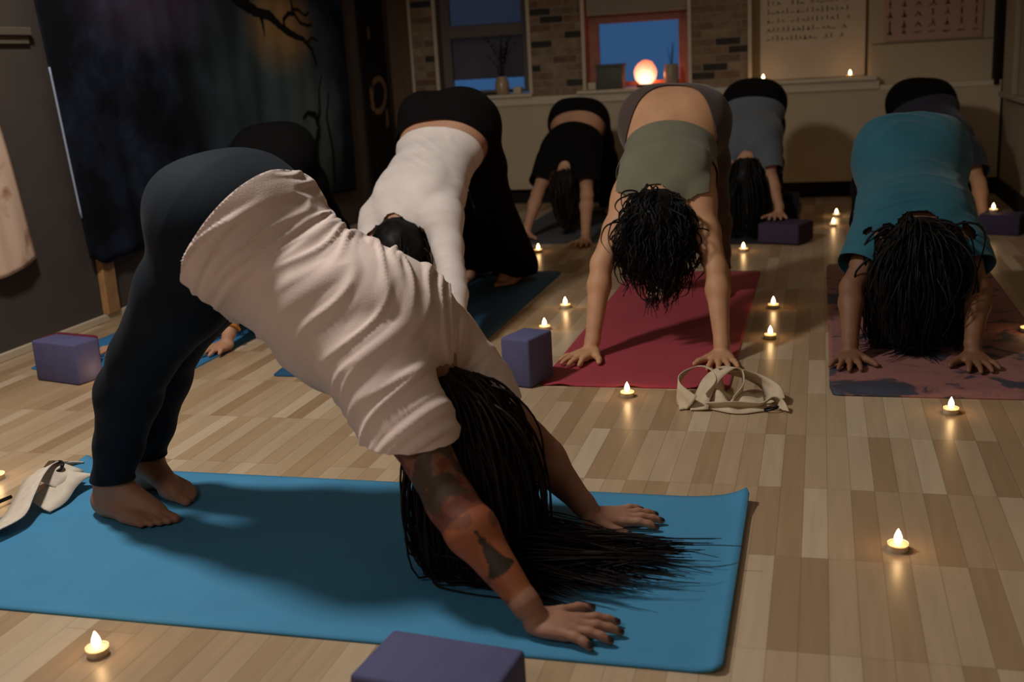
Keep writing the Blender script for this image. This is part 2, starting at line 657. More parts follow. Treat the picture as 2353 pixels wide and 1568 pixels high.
class Grid:
    def __init__(self, prims, h, pad=0.05):
        lo = np.min([p.lo for p in prims], axis=0) - pad
        hi = np.max([p.hi for p in prims], axis=0) + pad
        lo[2] = max(lo[2], -0.03)
        self.h, self.o = h, lo
        self.n = np.ceil((hi - lo) / h).astype(int) + 1
        order = []
        for p in prims:
            if p.group not in order:
                order.append(p.group)
        self.D = np.full(self.n, 1.0, np.float32)
        for g in order:
            Dg = np.full(self.n, 1.0, np.float32)
            glo, ghi = None, None
            kk = 0.02
            for p in prims:
                if p.group != g:
                    continue
                i0 = np.maximum(((p.lo - pad - lo) / h).astype(int), 0)
                i1 = np.minimum(((p.hi + pad - lo) / h).astype(int) + 1, self.n)
                ax = [lo[i] + h * np.arange(i0[i], i1[i]) for i in range(3)]
                X, Y, Z = ax[0][:, None, None], ax[1][None, :, None], ax[2][None, None, :]
                d = p.d(X, Y, Z).astype(np.float32)
                sl = tuple(slice(i0[i], i1[i]) for i in range(3))
                Dg[sl] = smin(Dg[sl], d, p.k)
                glo = i0 if glo is None else np.minimum(glo, i0)
                ghi = i1 if ghi is None else np.maximum(ghi, i1)
            sl = tuple(slice(glo[i], ghi[i]) for i in range(3))
            self.D[sl] = smin(self.D[sl], Dg[sl], {'arm': 0.035, 'leg': 0.03, 'hea': 0.02}.get(g[:3], 0.02))

    def surface(self, iso=0.0, zfloor=None):
        D = self.D - iso
        h, o = self.h, self.o
        if zfloor is not None:
            zz = (o[2] + h * np.arange(self.n[2]))[None, None, :]
            D = np.maximum(D, (zfloor - zz).astype(np.float32))
        s = D < 0
        c = s[:-1, :-1, :-1].astype(np.uint8)
        tot = np.zeros(c.shape, np.uint8)
        for dx in (0, 1):
            for dy in (0, 1):
                for dz in (0, 1):
                    tot += s[dx:dx + c.shape[0], dy:dy + c.shape[1], dz:dz + c.shape[2]]
        act = (tot > 0) & (tot < 8)
        I = np.argwhere(act)
        idx = np.full(c.shape, -1, np.int64)
        idx[act] = np.arange(len(I))
        acc = np.zeros((len(I), 3))
        cnt = np.zeros(len(I))
        corners = [(0, 0, 0), (1, 0, 0), (0, 1, 0), (1, 1, 0), (0, 0, 1), (1, 0, 1), (0, 1, 1), (1, 1, 1)]
        val = [D[I[:, 0] + a, I[:, 1] + b_, I[:, 2] + c_] for a, b_, c_ in corners]
        for i in range(8):
            for ax in range(3):
                if corners[i][ax] == 0:
                    j = i + (1 << ax)
                    d0, d1 = val[i], val[j]
                    m = (d0 < 0) != (d1 < 0)
                    t = np.where(m, d0 / np.where(np.abs(d0 - d1) < 1e-12, 1, d0 - d1), 0)
                    pt = np.array(corners[i], float)[None, :].repeat(len(I), 0)
                    pt[:, ax] += t
                    acc[m] += pt[m]
                    cnt[m] += 1
        V = o + h * (I + acc / np.maximum(cnt, 1)[:, None])
        F = []
        for ax in range(3):
            b1, b2 = (ax + 1) % 3, (ax + 2) % 3
            sl0 = [slice(None)] * 3
            sl1 = [slice(None)] * 3
            sl0[ax] = slice(0, -1)
            sl1[ax] = slice(1, None)
            a0, a1 = s[tuple(sl0)], s[tuple(sl1)]
            E = np.argwhere(a0 != a1)
            ok = (E[:, b1] > 0) & (E[:, b2] > 0) & (E[:, b1] < self.n[b1] - 1) & (E[:, b2] < self.n[b2] - 1)
            E = E[ok]
            ins = a0[E[:, 0], E[:, 1], E[:, 2]]
            qs = []
            for (u, v) in ((-1, -1), (0, -1), (0, 0), (-1, 0)):
                e = E.copy()
                e[:, b1] += u
                e[:, b2] += v
                qs.append(idx[e[:, 0], e[:, 1], e[:, 2]])
            Q = np.stack(qs, 1)
            Q[~ins] = Q[~ins][:, ::-1]
            Q = Q[(Q >= 0).all(1)]
            F.append(Q)
        return V, np.concatenate(F)


def mesh_from(name, V, F, attr=None):
    me = bpy.data.meshes.new(name)
    nf, k = len(F), F.shape[1] if len(F) else 3
    me.vertices.add(len(V))
    me.vertices.foreach_set('co', V.astype(np.float32).ravel())
    me.loops.add(nf * k)
    me.loops.foreach_set('vertex_index', F.astype(np.int32).ravel())
    me.polygons.add(nf)
    me.polygons.foreach_set('loop_start', np.arange(0, nf * k, k, dtype=np.int32))
    me.polygons.foreach_set('loop_total', np.full(nf, k, np.int32))
    me.update(calc_edges=True)
    if attr is not None:
        at = me.color_attributes.new('tone', 'FLOAT_COLOR', 'POINT')
        buf = np.ones((len(V), 4), np.float32)
        buf[:, :3] = attr
        at.data.foreach_set('color', buf.ravel())
    me.polygons.foreach_set('use_smooth', np.ones(nf, bool))
    return me


def vnormals(V, F):
    N = np.zeros_like(V)
    if F.shape[1] == 4:
        n = np.cross(V[F[:, 2]] - V[F[:, 0]], V[F[:, 3]] - V[F[:, 1]])
    else:
        n = np.cross(V[F[:, 1]] - V[F[:, 0]], V[F[:, 2]] - V[F[:, 0]])
    for i in range(F.shape[1]):
        np.add.at(N, F[:, i], n)
    return N / (np.linalg.norm(N, axis=1)[:, None] + 1e-12)


def clip_mesh(V, F, fld, extra=None):
    """keep where fld > 0, cutting triangles along the zero line"""
    if F.shape[1] == 4:
        T = np.concatenate([F[:, [0, 1, 2]], F[:, [0, 2, 3]]])
    else:
        T = F
    pos = fld > 0
    n = pos[T].sum(1)
    keep = T[n == 3]
    part = T[(n == 1) | (n == 2)]
    newV, cache = [], {}
    base = len(V)
    out = []

    def cut(i, j):
        key = (i, j) if i < j else (j, i)
        if key not in cache:
            i, j = key
            t = fld[i] / (fld[i] - fld[j])
            t = min(max(t, 0.02), 0.98)
            cache[key] = base + len(newV)
            newV.append(V[i] + t * (V[j] - V[i]))
        return cache[key]
    for tri in part:
        tri = [int(x) for x in tri]
        p = [pos[x] for x in tri]
        if sum(p) == 1:
            k = p.index(True)
            a, b_, c = tri[k], tri[(k + 1) % 3], tri[(k + 2) % 3]
            out.append((a, cut(a, b_), cut(a, c)))
        else:
            k = p.index(False)
            a, b_, c = tri[k], tri[(k + 1) % 3], tri[(k + 2) % 3]
            e1, e2 = cut(a, b_), cut(a, c)
            out.append((e1, b_, c))
            out.append((e1, c, e2))
    V2 = np.concatenate([V, np.array(newV)]) if newV else V
    T2 = np.concatenate([keep, np.array(out, int)]) if out else keep
    used = np.unique(T2)
    mp_ = np.full(len(V2), -1)
    mp_[used] = np.arange(len(used))
    return V2[used], mp_[T2]


def poly_t(P, pts):
    """nearest param (0..1 by length) and distance to a polyline"""
    pts = np.array(pts)
    seg = np.linalg.norm(np.diff(pts, axis=0), axis=1)
    cum = np.concatenate([[0], np.cumsum(seg)])
    best = np.full(len(P), 1e9)
    tt = np.zeros(len(P))
    for i in range(len(seg)):
        a, ab = pts[i], pts[i + 1] - pts[i]
        t = (P - a) @ ab / (ab @ ab)
        tc_ = np.clip(t, 0, 1)
        d = np.linalg.norm(P - a - tc_[:, None] * ab, axis=1)
        m = d < best
        best[m] = d[m]
        tt[m] = (cum[i] + tc_[m] * seg[i]) / cum[-1]
    return tt, best


def vnoise(P, scale, seed=0.0):
    out = np.empty(len(P))
    o = Vector((seed, seed * 1.7, seed * 0.3))
    for i, p in enumerate(P):
        out[i] = mnoise.noise(Vector(p) * scale + o)
    return out


class Body:
    """A person in downward-facing dog: prims from joints given in world coordinates"""

    def __init__(self, J, s=1.0, build=1.0, legs=1.0, hips=1.0, chest=1.0, gz=0.005, head_u=None, head_f=None, gzh=None, bust=0.35, arch=0.0, arms=1.0, neck_r=0.05, foot_dir=None, hand_dir=None, thumb_out=1.0):
        J = {k: np.array(v, float) for k, v in J.items()}
        self.J, self.s = J, s
        P = (J['HL'] + J['HR']) / 2
        S = (J['SL'] + J['SR']) / 2
        t = nrm(S - P)
        lat = nrm((J['HL'] - J['HR']) * 0.5 + (J['SL'] - J['SR']))
        lat = nrm(lat - t * (lat @ t))
        bk = np.cross(t, lat)
        T = np.linalg.norm(S - P)
        self.P, self.S, self.t, self.lat, self.bk, self.T = P, S, t, lat, bk, T
        self.prims = []
        self.build = build
        A = self.add
        # torso stations: s along, back offset, half width, half depth
        W = 0.5 * np.linalg.norm(J['HL'] - J['HR'])
        Wh = (W + 0.085 * s * hips)
        st = [(-0.22, -0.005, Wh * 0.72, 0.085 * s), (-0.08, 0.0, Wh * 0.97, 0.110 * s * hips), (0.06, 0.0, Wh * 0.97, 0.112 * s * hips),
              (0.20, -0.004, Wh * 0.90, 0.106 * s * build), (0.38, -0.006, 0.132 * s * build, 0.098 * s * build),
              (0.55, 0.0, 0.136 * s * build, 0.100 * s * chest), (0.72, 0.004, 0.144 * s * chest, 0.104 * s * chest),
              (0.86, 0.006, 0.142 * s * chest, 0.100 * s * chest), (0.98, 0.010, 0.120 * s * chest, 0.082 * s), (1.08, 0.016, 0.075 * s, 0.062 * s)]
        self.st = [(P + t * T * q_[0] + bk * (q_[1] + arch * math.sin(math.pi * min(max(q_[0], 0), 1))), q_[2], q_[3], q_[0]) for q_ in st]
        for (a, wa, da, _), (b_, wb, db, _) in zip(self.st[:-1], self.st[1:]):
            A('ecn', 'torso', 0.02, a=a, b=b_, A=(wa, da), B=(wb, db), lat=lat, nor=bk)
        # buttocks
        for sd, Hh, K in ((1, 'HL', 'KL'), (-1, 'HR', 'KR')):
            th = nrm(J[K] - J[Hh])
            up = nrm(-(t + th))
            A('ell', 'torso', 0.07, c=J[Hh] - lat * sd * 0.020 + up * 0.030 * s * hips, ax=np.stack([lat, up, np.cross(lat, up)]), r=(0.100 * s * hips, 0.096 * s * hips, 0.108 * s * hips))
        # chest front, shoulder blades, shoulders
        for sd, Sh, E in ((1, 'SL', 'EL'), (-1, 'SR', 'ER')):
            A('ell', 'torso', 0.03, c=P + t * T * 0.70 + lat * sd * 0.070 * s - bk * 0.072 * s, ax=np.stack([lat, bk, t]), r=(0.062 * s, (0.03 + 0.06 * bust) * s, 0.065 * s))
            A('ell', 'torso', 0.03, c=P + t * T * 0.82 + lat * sd * 0.075 * s + bk * 0.072 * s, ax=np.stack([lat, bk, t]), r=(0.055 * s, 0.032 * s, 0.08 * s))
            A('cone', 'torso', 0.035, a=S + bk * 0.02 * s + lat * sd * 0.035, b=J[Sh], ra=0.055 * s, rb=0.054 * s * arms)
            A('cone', 'torso', 0.04, a=P + t * T * 0.60 + lat * sd * 0.095 * s, b=J[Sh] + (J[E] - J[Sh]) * 0.12, ra=0.045 * s, rb=0.045 * s * arms)
        # neck and head
        u = nrm(head_u)
        f = nrm(np.array(head_f, float) - u * (np.dot(head_f, u)))
        hl = np.cross(f, u)
        hl = hl if hl @ lat > 0 else -hl
        C = J['head']
        self.u, self.f, self.hl, self.C = u, f, hl, C
        hs = 0.98 * s
        self.hs = hs
        nb = S + bk * 0.022 * s - t * 0.01
        self.neck = (nb, C - u * 0.055 * hs - f * 0.02 * hs)
        A('cone', 'head', 0.02, a=nb, b=self.neck[1], ra=neck_r * s * 1.08, rb=neck_r * s)
        A('ell', 'head', 0.02, c=C + u * 0.008 * hs - f * 0.004, ax=np.stack([hl, f, u]), r=(0.074 * hs, 0.094 * hs, 0.098 * hs))
        A('ell', 'head', 0.025, c=C - u * 0.062 * hs + f * 0.036 * hs, ax=np.stack([hl, f, u]), r=(0.054 * hs, 0.054 * hs, 0.058 * hs))
        A('ell', 'head', 0.015, c=C - u * 0.104 * hs + f * 0.070 * hs, ax=np.stack([hl, f, u]), r=(0.024 * hs, 0.020 * hs, 0.018 * hs))
        A('cone', 'head', 0.012, a=C + u * 0.004 * hs + f * 0.088 * hs, b=C - u * 0.040 * hs + f * 0.108 * hs, ra=0.009 * hs, rb=0.014 * hs)
        for sd in (1, -1):
            A('cone', 'head', 0.012, a=C - u * 0.074 * hs + f * 0.088 * hs, b=C - u * 0.074 * hs + f * 0.080 * hs + hl * sd * 0.022 * hs, ra=0.010 * hs, rb=0.006 * hs)
            A('cone', 'head', 0.010, a=C + u * 0.016 * hs + f * 0.088 * hs + hl * sd * 0.012 * hs, b=C + u * 0.014 * hs + f * 0.074 * hs + hl * sd * 0.048 * hs, ra=0.010 * hs, rb=0.009 * hs)
            A('ell', 'head', 0.008, c=C - u * 0.008 * hs + f * 0.074 * hs + hl * sd * 0.030 * hs, ax=np.stack([hl, f, u]), r=(0.014 * hs, 0.012 * hs, 0.010 * hs))
            A('ell', 'head', 0.006, c=C - u * 0.022 * hs - f * 0.008 * hs + hl * sd * 0.076 * hs, ax=np.stack([nrm(hl * sd * 0.5 - f), nrm(f + hl * sd * 0.5), u]), r=(0.018 * hs, 0.008 * hs, 0.032 * hs))
        # arms and hands
        for sd, q_ in ((1, 'L'), (-1, 'R')):
            g = 'arm' + q_
            Sh, E, Wr = J['S' + q_], J['E' + q_], J['W' + q_]
            ar = s * arms
            mid = (Sh + E) / 2
            A('cone', g, 0.02, a=Sh, b=mid, ra=0.051 * ar, rb=0.044 * ar)
            A('cone', g, 0.02, a=mid, b=E, ra=0.044 * ar, rb=0.036 * ar)
            fm = E + (Wr - E) * 0.28
            A('cone', g, 0.02, a=E, b=fm, ra=0.036 * ar, rb=0.038 * ar)
            A('cone', g, 0.02, a=fm, b=Wr, ra=0.038 * ar, rb=0.0245 * s)
            dirv = nrm(hand_dir[q_] if hand_dir else np.array([t[0], t[1], 0]))
            dirv = nrm(np.array([dirv[0], dirv[1], 0]))
            # thumbs point towards each other
            sv = np.array([-dirv[1], dirv[0], 0.0])
            if sv @ lat * sd > 0:
                sv = -sv
            self.hand(g, Wr, dirv, sv, (gzh[q_] if gzh else gz), 0.98 * s, thumb_out)
        # legs and feet
        for sd, q_ in ((1, 'L'), (-1, 'R')):
            g = 'leg' + q_
            Hh, K, An = J['H' + q_], J['K' + q_], J['A' + q_]
            lg = s * legs
            th = nrm(K - Hh)
            fwd_ = nrm(foot_dir[q_]) if foot_dir else nrm(np.array([t[0], t[1], 0]))
            fwd_ = nrm(np.array([fwd_[0], fwd_[1], 0]))
            m1_ = Hh + (K - Hh) * 0.45
            A('cone', g, 0.03, a=Hh, b=m1_, ra=0.092 * lg, rb=0.080 * lg)
            A('cone', g, 0.03, a=m1_, b=K, ra=0.080 * lg, rb=0.055 * lg)
            sh_ = nrm(An - K)
            back_ = nrm(-fwd_ + sh_ * (fwd_ @ sh_))
            cf = K + (An - K) * 0.30 + back_ * 0.012 * lg
            lw = K + (An - K) * 0.70 + back_ * 0.004
            A('cone', g, 0.025, a=K, b=cf, ra=0.054 * lg, rb=0.056 * lg)
            A('cone', g, 0.025, a=cf, b=lw, ra=0.056 * lg, rb=0.041 * lg)
            A('cone', g, 0.02, a=lw, b=An, ra=0.041 * lg, rb=0.036 * s)
            self.foot(g, An, fwd_, np.cross(np.array([0, 0, 1.0]), fwd_), sd, gz, 0.98 * s)

    def add(self, kind, group, k, **p):
        if kind == 'ecn':
            self.prims.append(Prim('sec', group, k, **p))
        else:
            self.prims.append(Prim(kind, group, k, **p))

    def hand(self, g, W, d, sv, gz, s, to):
        A = self.add
        Z = np.array([0, 0, 1.0])
        z = lambda v: np.array([0, 0, v])
        pb = np.array([W[0], W[1], gz])
        # wrist to heel of the palm
        A('cone', g, 0.012, a=W, b=pb + d * 0.022 * s + z(0.022 * s), ra=0.025 * s, rb=0.022 * s)
        A('ell', g, 0.012, c=pb + d * 0.050 * s + z(0.017 * s), ax=np.stack([d, sv, Z]), r=(0.048 * s, 0.040 * s, 0.017 * s))
        kn = [(0.088, 0.030), (0.092, 0.010), (0.088, -0.010), (0.078, -0.028)]
        ln = [0.070, 0.078, 0.072, 0.056]
        an = [0.26, 0.06, -0.13, -0.36]
        self.tips = getattr(self, 'tips', [])
        for (a, o), L, th in zip(kn, ln, an):
            k0 = pb + d * a * s + sv * o * s + z(0.017 * s)
            A('cone', g, 0.008, a=pb + d * 0.015 * s + sv * o * 0.6 * s + z(0.019 * s), b=k0, ra=0.013 * s, rb=0.0115 * s)
            dv = d * math.cos(th) + sv * math.sin(th)
            k1 = k0 + dv * L * 0.45 * s + z(0.003 * s)
            k2 = k1 + dv * L * 0.30 * s - z(0.004 * s)
            k3 = k2 + dv * L * 0.25 * s - z(0.006 * s)
            A('cone', g, 0.006, a=k0, b=k1, ra=0.0108 * s, rb=0.0095 * s)
            A('cone', g, 0.004, a=k1, b=k2, ra=0.0095 * s, rb=0.0086 * s)
            A('cone', g, 0.004, a=k2, b=k3, ra=0.0086 * s, rb=0.0072 * s)
            self.tips.append((k3 + z(0.004 * s), 0.0095 * s, dv))
        t0 = pb + d * 0.018 * s + sv * 0.022 * s + z(0.018 * s)
        t1 = pb + d * 0.050 * s + sv * 0.050 * s * to + z(0.016 * s)
        t2 = t1 + nrm(d * 0.75 + sv * 0.75 * to) * 0.036 * s - z(0.002)
        t3 = t2 + nrm(d * 0.9 + sv * 0.55 * to) * 0.026 * s - z(0.003)
        A('cone', g, 0.010, a=t0, b=t1, ra=0.018 * s, rb=0.0125 * s)
        A('cone', g, 0.005, a=t1, b=t2, ra=0.0125 * s, rb=0.0108 * s)
        A('cone', g, 0.004, a=t2, b=t3, ra=0.0108 * s, rb=0.0085 * s)
        self.tips.append((t3 + z(0.004 * s), 0.0105 * s, nrm(d + sv * 0.6)))

    def foot(self, g, An, d, sv, sd, gz, s):
        """sv points to the body's left; big toe on the inner side"""
        A = self.add
        z = lambda v: np.array([0, 0, v])
        b = np.array([An[0], An[1], gz])
        inner = -sv * sd
        A('ell', g, 0.02, c=b - d * 0.030 * s + z(0.032 * s), ax=np.stack([d, sv, np.array([0, 0, 1.0])]), r=(0.036 * s, 0.032 * s, 0.034 * s))
        A('cone', g, 0.02, a=An, b=b - d * 0.02 * s + z(0.035 * s), ra=0.036 * s, rb=0.033 * s)
        A('cone', g, 0.02, a=An + d * 0.015 * s - z(0.012 * s), b=b + d * 0.125 * s + inner * 0.018 * s + z(0.024 * s), ra=0.036 * s, rb=0.023 * s)
        A('cone', g, 0.02, a=b + d * 0.0 * s - inner * 0.012 * s + z(0.030 * s), b=b + d * 0.110 * s - inner * 0.026 * s + z(0.017 * s), ra=0.030 * s, rb=0.017 * s)
        for i, (o, a, L, r) in enumerate(((0.026, 0.135, 0.042, 0.0125), (0.008, 0.138, 0.036, 0.0092), (-0.007, 0.132, 0.031, 0.0086), (-0.021, 0.122, 0.027, 0.0082), (-0.034, 0.108, 0.024, 0.0082))):
            p0 = b + d * a * s + inner * o * s + z(0.017 * s)
            p1 = p0 + d * L * s + z(-0.006 * s)
            A('cone', g, 0.008, a=b + d * (a - 0.04) * s + inner * o * 0.9 * s + z(0.020 * s), b=p0, ra=0.016 * s, rb=r * 1.1 * s)
            A('cone', g, 0.004, a=p0, b=p1, ra=r * s, rb=r * 0.95 * s)

    # ---- evaluation at vertices
    def groups(self, V):
        gs = ['torso', 'head', 'armL', 'armR', 'legL', 'legR']
        D = np.full((len(V), 6), 9.0)
        X, Y, Z = V[:, 0], V[:, 1], V[:, 2]
        for p in self.prims:
            i = gs.index(p.group)
            D[:, i] = np.minimum(D[:, i], p.d(X, Y, Z))
        return D.argmin(1), D

    def params(self, V):
        g, D = self.groups(V)
        J = self.J
        r = {'g': g}
        rel = V - self.P
        r['s'] = rel @ self.t / self.T
        r['b'] = rel @ self.bk
        r['l'] = rel @ self.lat
        for q_ in 'LR':
            r['arm' + q_], _ = poly_t(V, [J['S' + q_], J['E' + q_], J['W' + q_]])
            r['leg' + q_], _ = poly_t(V, [J['H' + q_], J['K' + q_], J['A' + q_]])
        r['neck'], _ = poly_t(V, self.neck)
        r['nd'] = np.linalg.norm(V - (self.neck[0] + (self.neck[1] - self.neck[0]) * 0.25), axis=1)
        return r

    def f_bottom(self, V, waist=0.25, ankle=0.105, tilt=0.0, side=0.0):
        r = self.params(V)
        waist = waist + side * (r['l'] / 0.16) ** 2
        f_ = np.where(r['g'] == 0, waist + tilt * r['b'] - r['s'], -0.3)
        for i, q_ in ((4, 'L'), (5, 'R')):
            f_ = np.where(r['g'] == i, np.minimum((V[:, 2] - ankle) * 3, waist + tilt * r['b'] + 0.25 - r['s'] * (r['leg' + q_] < 0.3)), f_)
        return f_

    def f_top(self, V, hem=0.3, sleeve=0.35, neck_r=0.075, tilt=0.0, legmax=0.2, strap=None):
        r = self.params(V)
        base = r['s'] - hem - tilt * r['b']
        nk = (r['nd'] - neck_r) * 3
        f_ = np.where(r['g'] == 0, np.minimum(base, nk), -0.3)
        f_ = np.where(r['g'] == 1, -0.3, f_)
        for i, q_ in ((2, 'L'), (3, 'R')):
            f_ = np.where(r['g'] == i, np.minimum(np.minimum(sleeve - r['arm' + q_], base), nk), f_)
        for i, q_ in ((4, 'L'), (5, 'R')):
            f_ = np.where(r['g'] == i, np.minimum(base, legmax - r['leg' + q_]), f_)
        if strap is not None:      # tank top: cut the shoulders away
            side = strap - np.abs(r['l'])
            f_ = np.where((r['g'] == 0) & (r['s'] > 0.72), np.minimum(f_, side * 3), f_)
        return f_


def garment(name, body, V, F, fld, mat, parent, wr=None, thick=0.0025, off=0.0):
    N = vnormals(V, F)
    if wr is not None:
        off = off + wr(V)
    V2 = V + N * (off[:, None] if isinstance(off, np.ndarray) else off)
    Vc, Tc = clip_mesh(V2, F, fld)
    me = mesh_from(name, Vc, Tc)
    o = add_obj(name, me, mat, parent)
    if thick:
        solidify(o, thick, 1.0)
    return o


def wrinkles(body, amp, nlen=26.0, seed=1.0, mode='ring', lo=-9, hi=9):
    """cloth folds: ridged noise stretched around the torso / along sleeves"""
    def fn(V):
        rel = V - body.P
        s_ = rel @ body.t
        b_ = rel @ body.bk
        l_ = rel @ body.lat
        ang = np.arctan2(b_, l_)
        out = np.empty(len(V))
        for i in range(len(V)):
            a = ang[i]
            ww = mnoise.noise(Vector((l_[i] * 3.0, b_[i] * 3.0, s_[i] * 2.5 + seed)))
            v = Vector((s_[i] * nlen + 3.2 * ww + 1.6 * math.sin(a + seed), math.cos(a) * 0.8 + seed, math.sin(a) * 0.8))
            n = mnoise.noise(v)
            m = 0.6 + 0.8 * mnoise.noise(Vector((l_[i] * 5, b_[i] * 5, s_[i] * 4 - seed)))
            out[i] = (0.75 - abs(n) * 2.6) * max(0.05, m)
        return amp * np.maximum(out - 0.1, -0.12)
    return fn


def skin_mat(name, col, rough=0.62, attr=True):
    q = NT(name)
    tc = q.n('ShaderNodeTexCoord')
    nz = q.n('ShaderNodeTexNoise')
    nz.inputs['Scale'].default_value = 18
    nz.inputs['Detail'].default_value = 5
    q.l(tc.outputs['Object'], nz.inputs['Vector'])
    c = col[:3]
    r = q.ramp([(0.3, (c[0] * 0.9, c[1] * 0.86, c[2] * 0.84)), (0.7, (min(1, c[0] * 1.08), c[1] * 1.08, c[2] * 1.06))])
    q.l(nz.outputs['Fac'], r.inputs['Fac'])
    at = q.n('ShaderNodeVertexColor')
    at.layer_name = 'tone'
    mx = q.n('ShaderNodeMix', data_type='RGBA', blend_type='MULTIPLY')
    mx.inputs[0].default_value = 1.0
    q.l(r.outputs['Color'], mx.inputs[6])
    q.l(at.outputs['Color'], mx.inputs[7])
    q.l(mx.outputs[2], q.b.inputs['Base Color'])
    q.b.inputs['Roughness'].default_value = rough
    q.b.inputs['Subsurface Weight'].default_value = 0.08
    q.b.inputs['Subsurface Radius'].default_value = (0.01, 0.004, 0.002)
    q.b.inputs['Subsurface Scale'].default_value = 0.5
    return q.m


def hair_mat(name, col):
    q = NT(name)
    tc = q.n('ShaderNodeTexCoord')
    nz = q.n('ShaderNodeTexNoise')
    nz.inputs['Scale'].default_value = 40
    q.l(tc.outputs['Object'], nz.inputs['Vector'])
    c = col[:3]
    r = q.ramp([(0.3, tuple(x * 0.6 for x in c)), (0.7, tuple(x * 1.4 for x in c))])
    q.l(nz.outputs['Fac'], r.inputs['Fac'])
    q.l(r.outputs['Color'], q.b.inputs['Base Color'])
    q.b.inputs['Roughness'].default_value = 0.5
    q.b.inputs['Specular IOR Level'].default_value = 0.14
    return q.m


def tubes_mesh(name, strands, seg=4):
    """strands: list of (points Nx3, radii N)"""
    VV, FF = [], []
    base = 0
    for pts, rad in strands:
        n = len(pts)
        d = np.gradient(pts, axis=0)
        d /= (np.linalg.norm(d, axis=1)[:, None] + 1e-9)
        ref = np.array([0.31, 0.93, 0.2])
        u = np.cross(d, ref)
        u /= (np.linalg.norm(u, axis=1)[:, None] + 1e-9)
        w = np.cross(d, u)
        for k in range(seg):
            a = 2 * math.pi * k / seg
            VV.append(pts + rad[:, None] * (math.cos(a) * u + math.sin(a) * w))
        ii = np.arange(n - 1)
        for k in range(seg):
            k2 = (k + 1) % seg
            FF.append(np.stack([base + k * n + ii, base + k2 * n + ii, base + k2 * n + ii + 1, base + k * n + ii + 1], 1))
        base += seg * n
    return np.concatenate(VV), np.concatenate(FF)


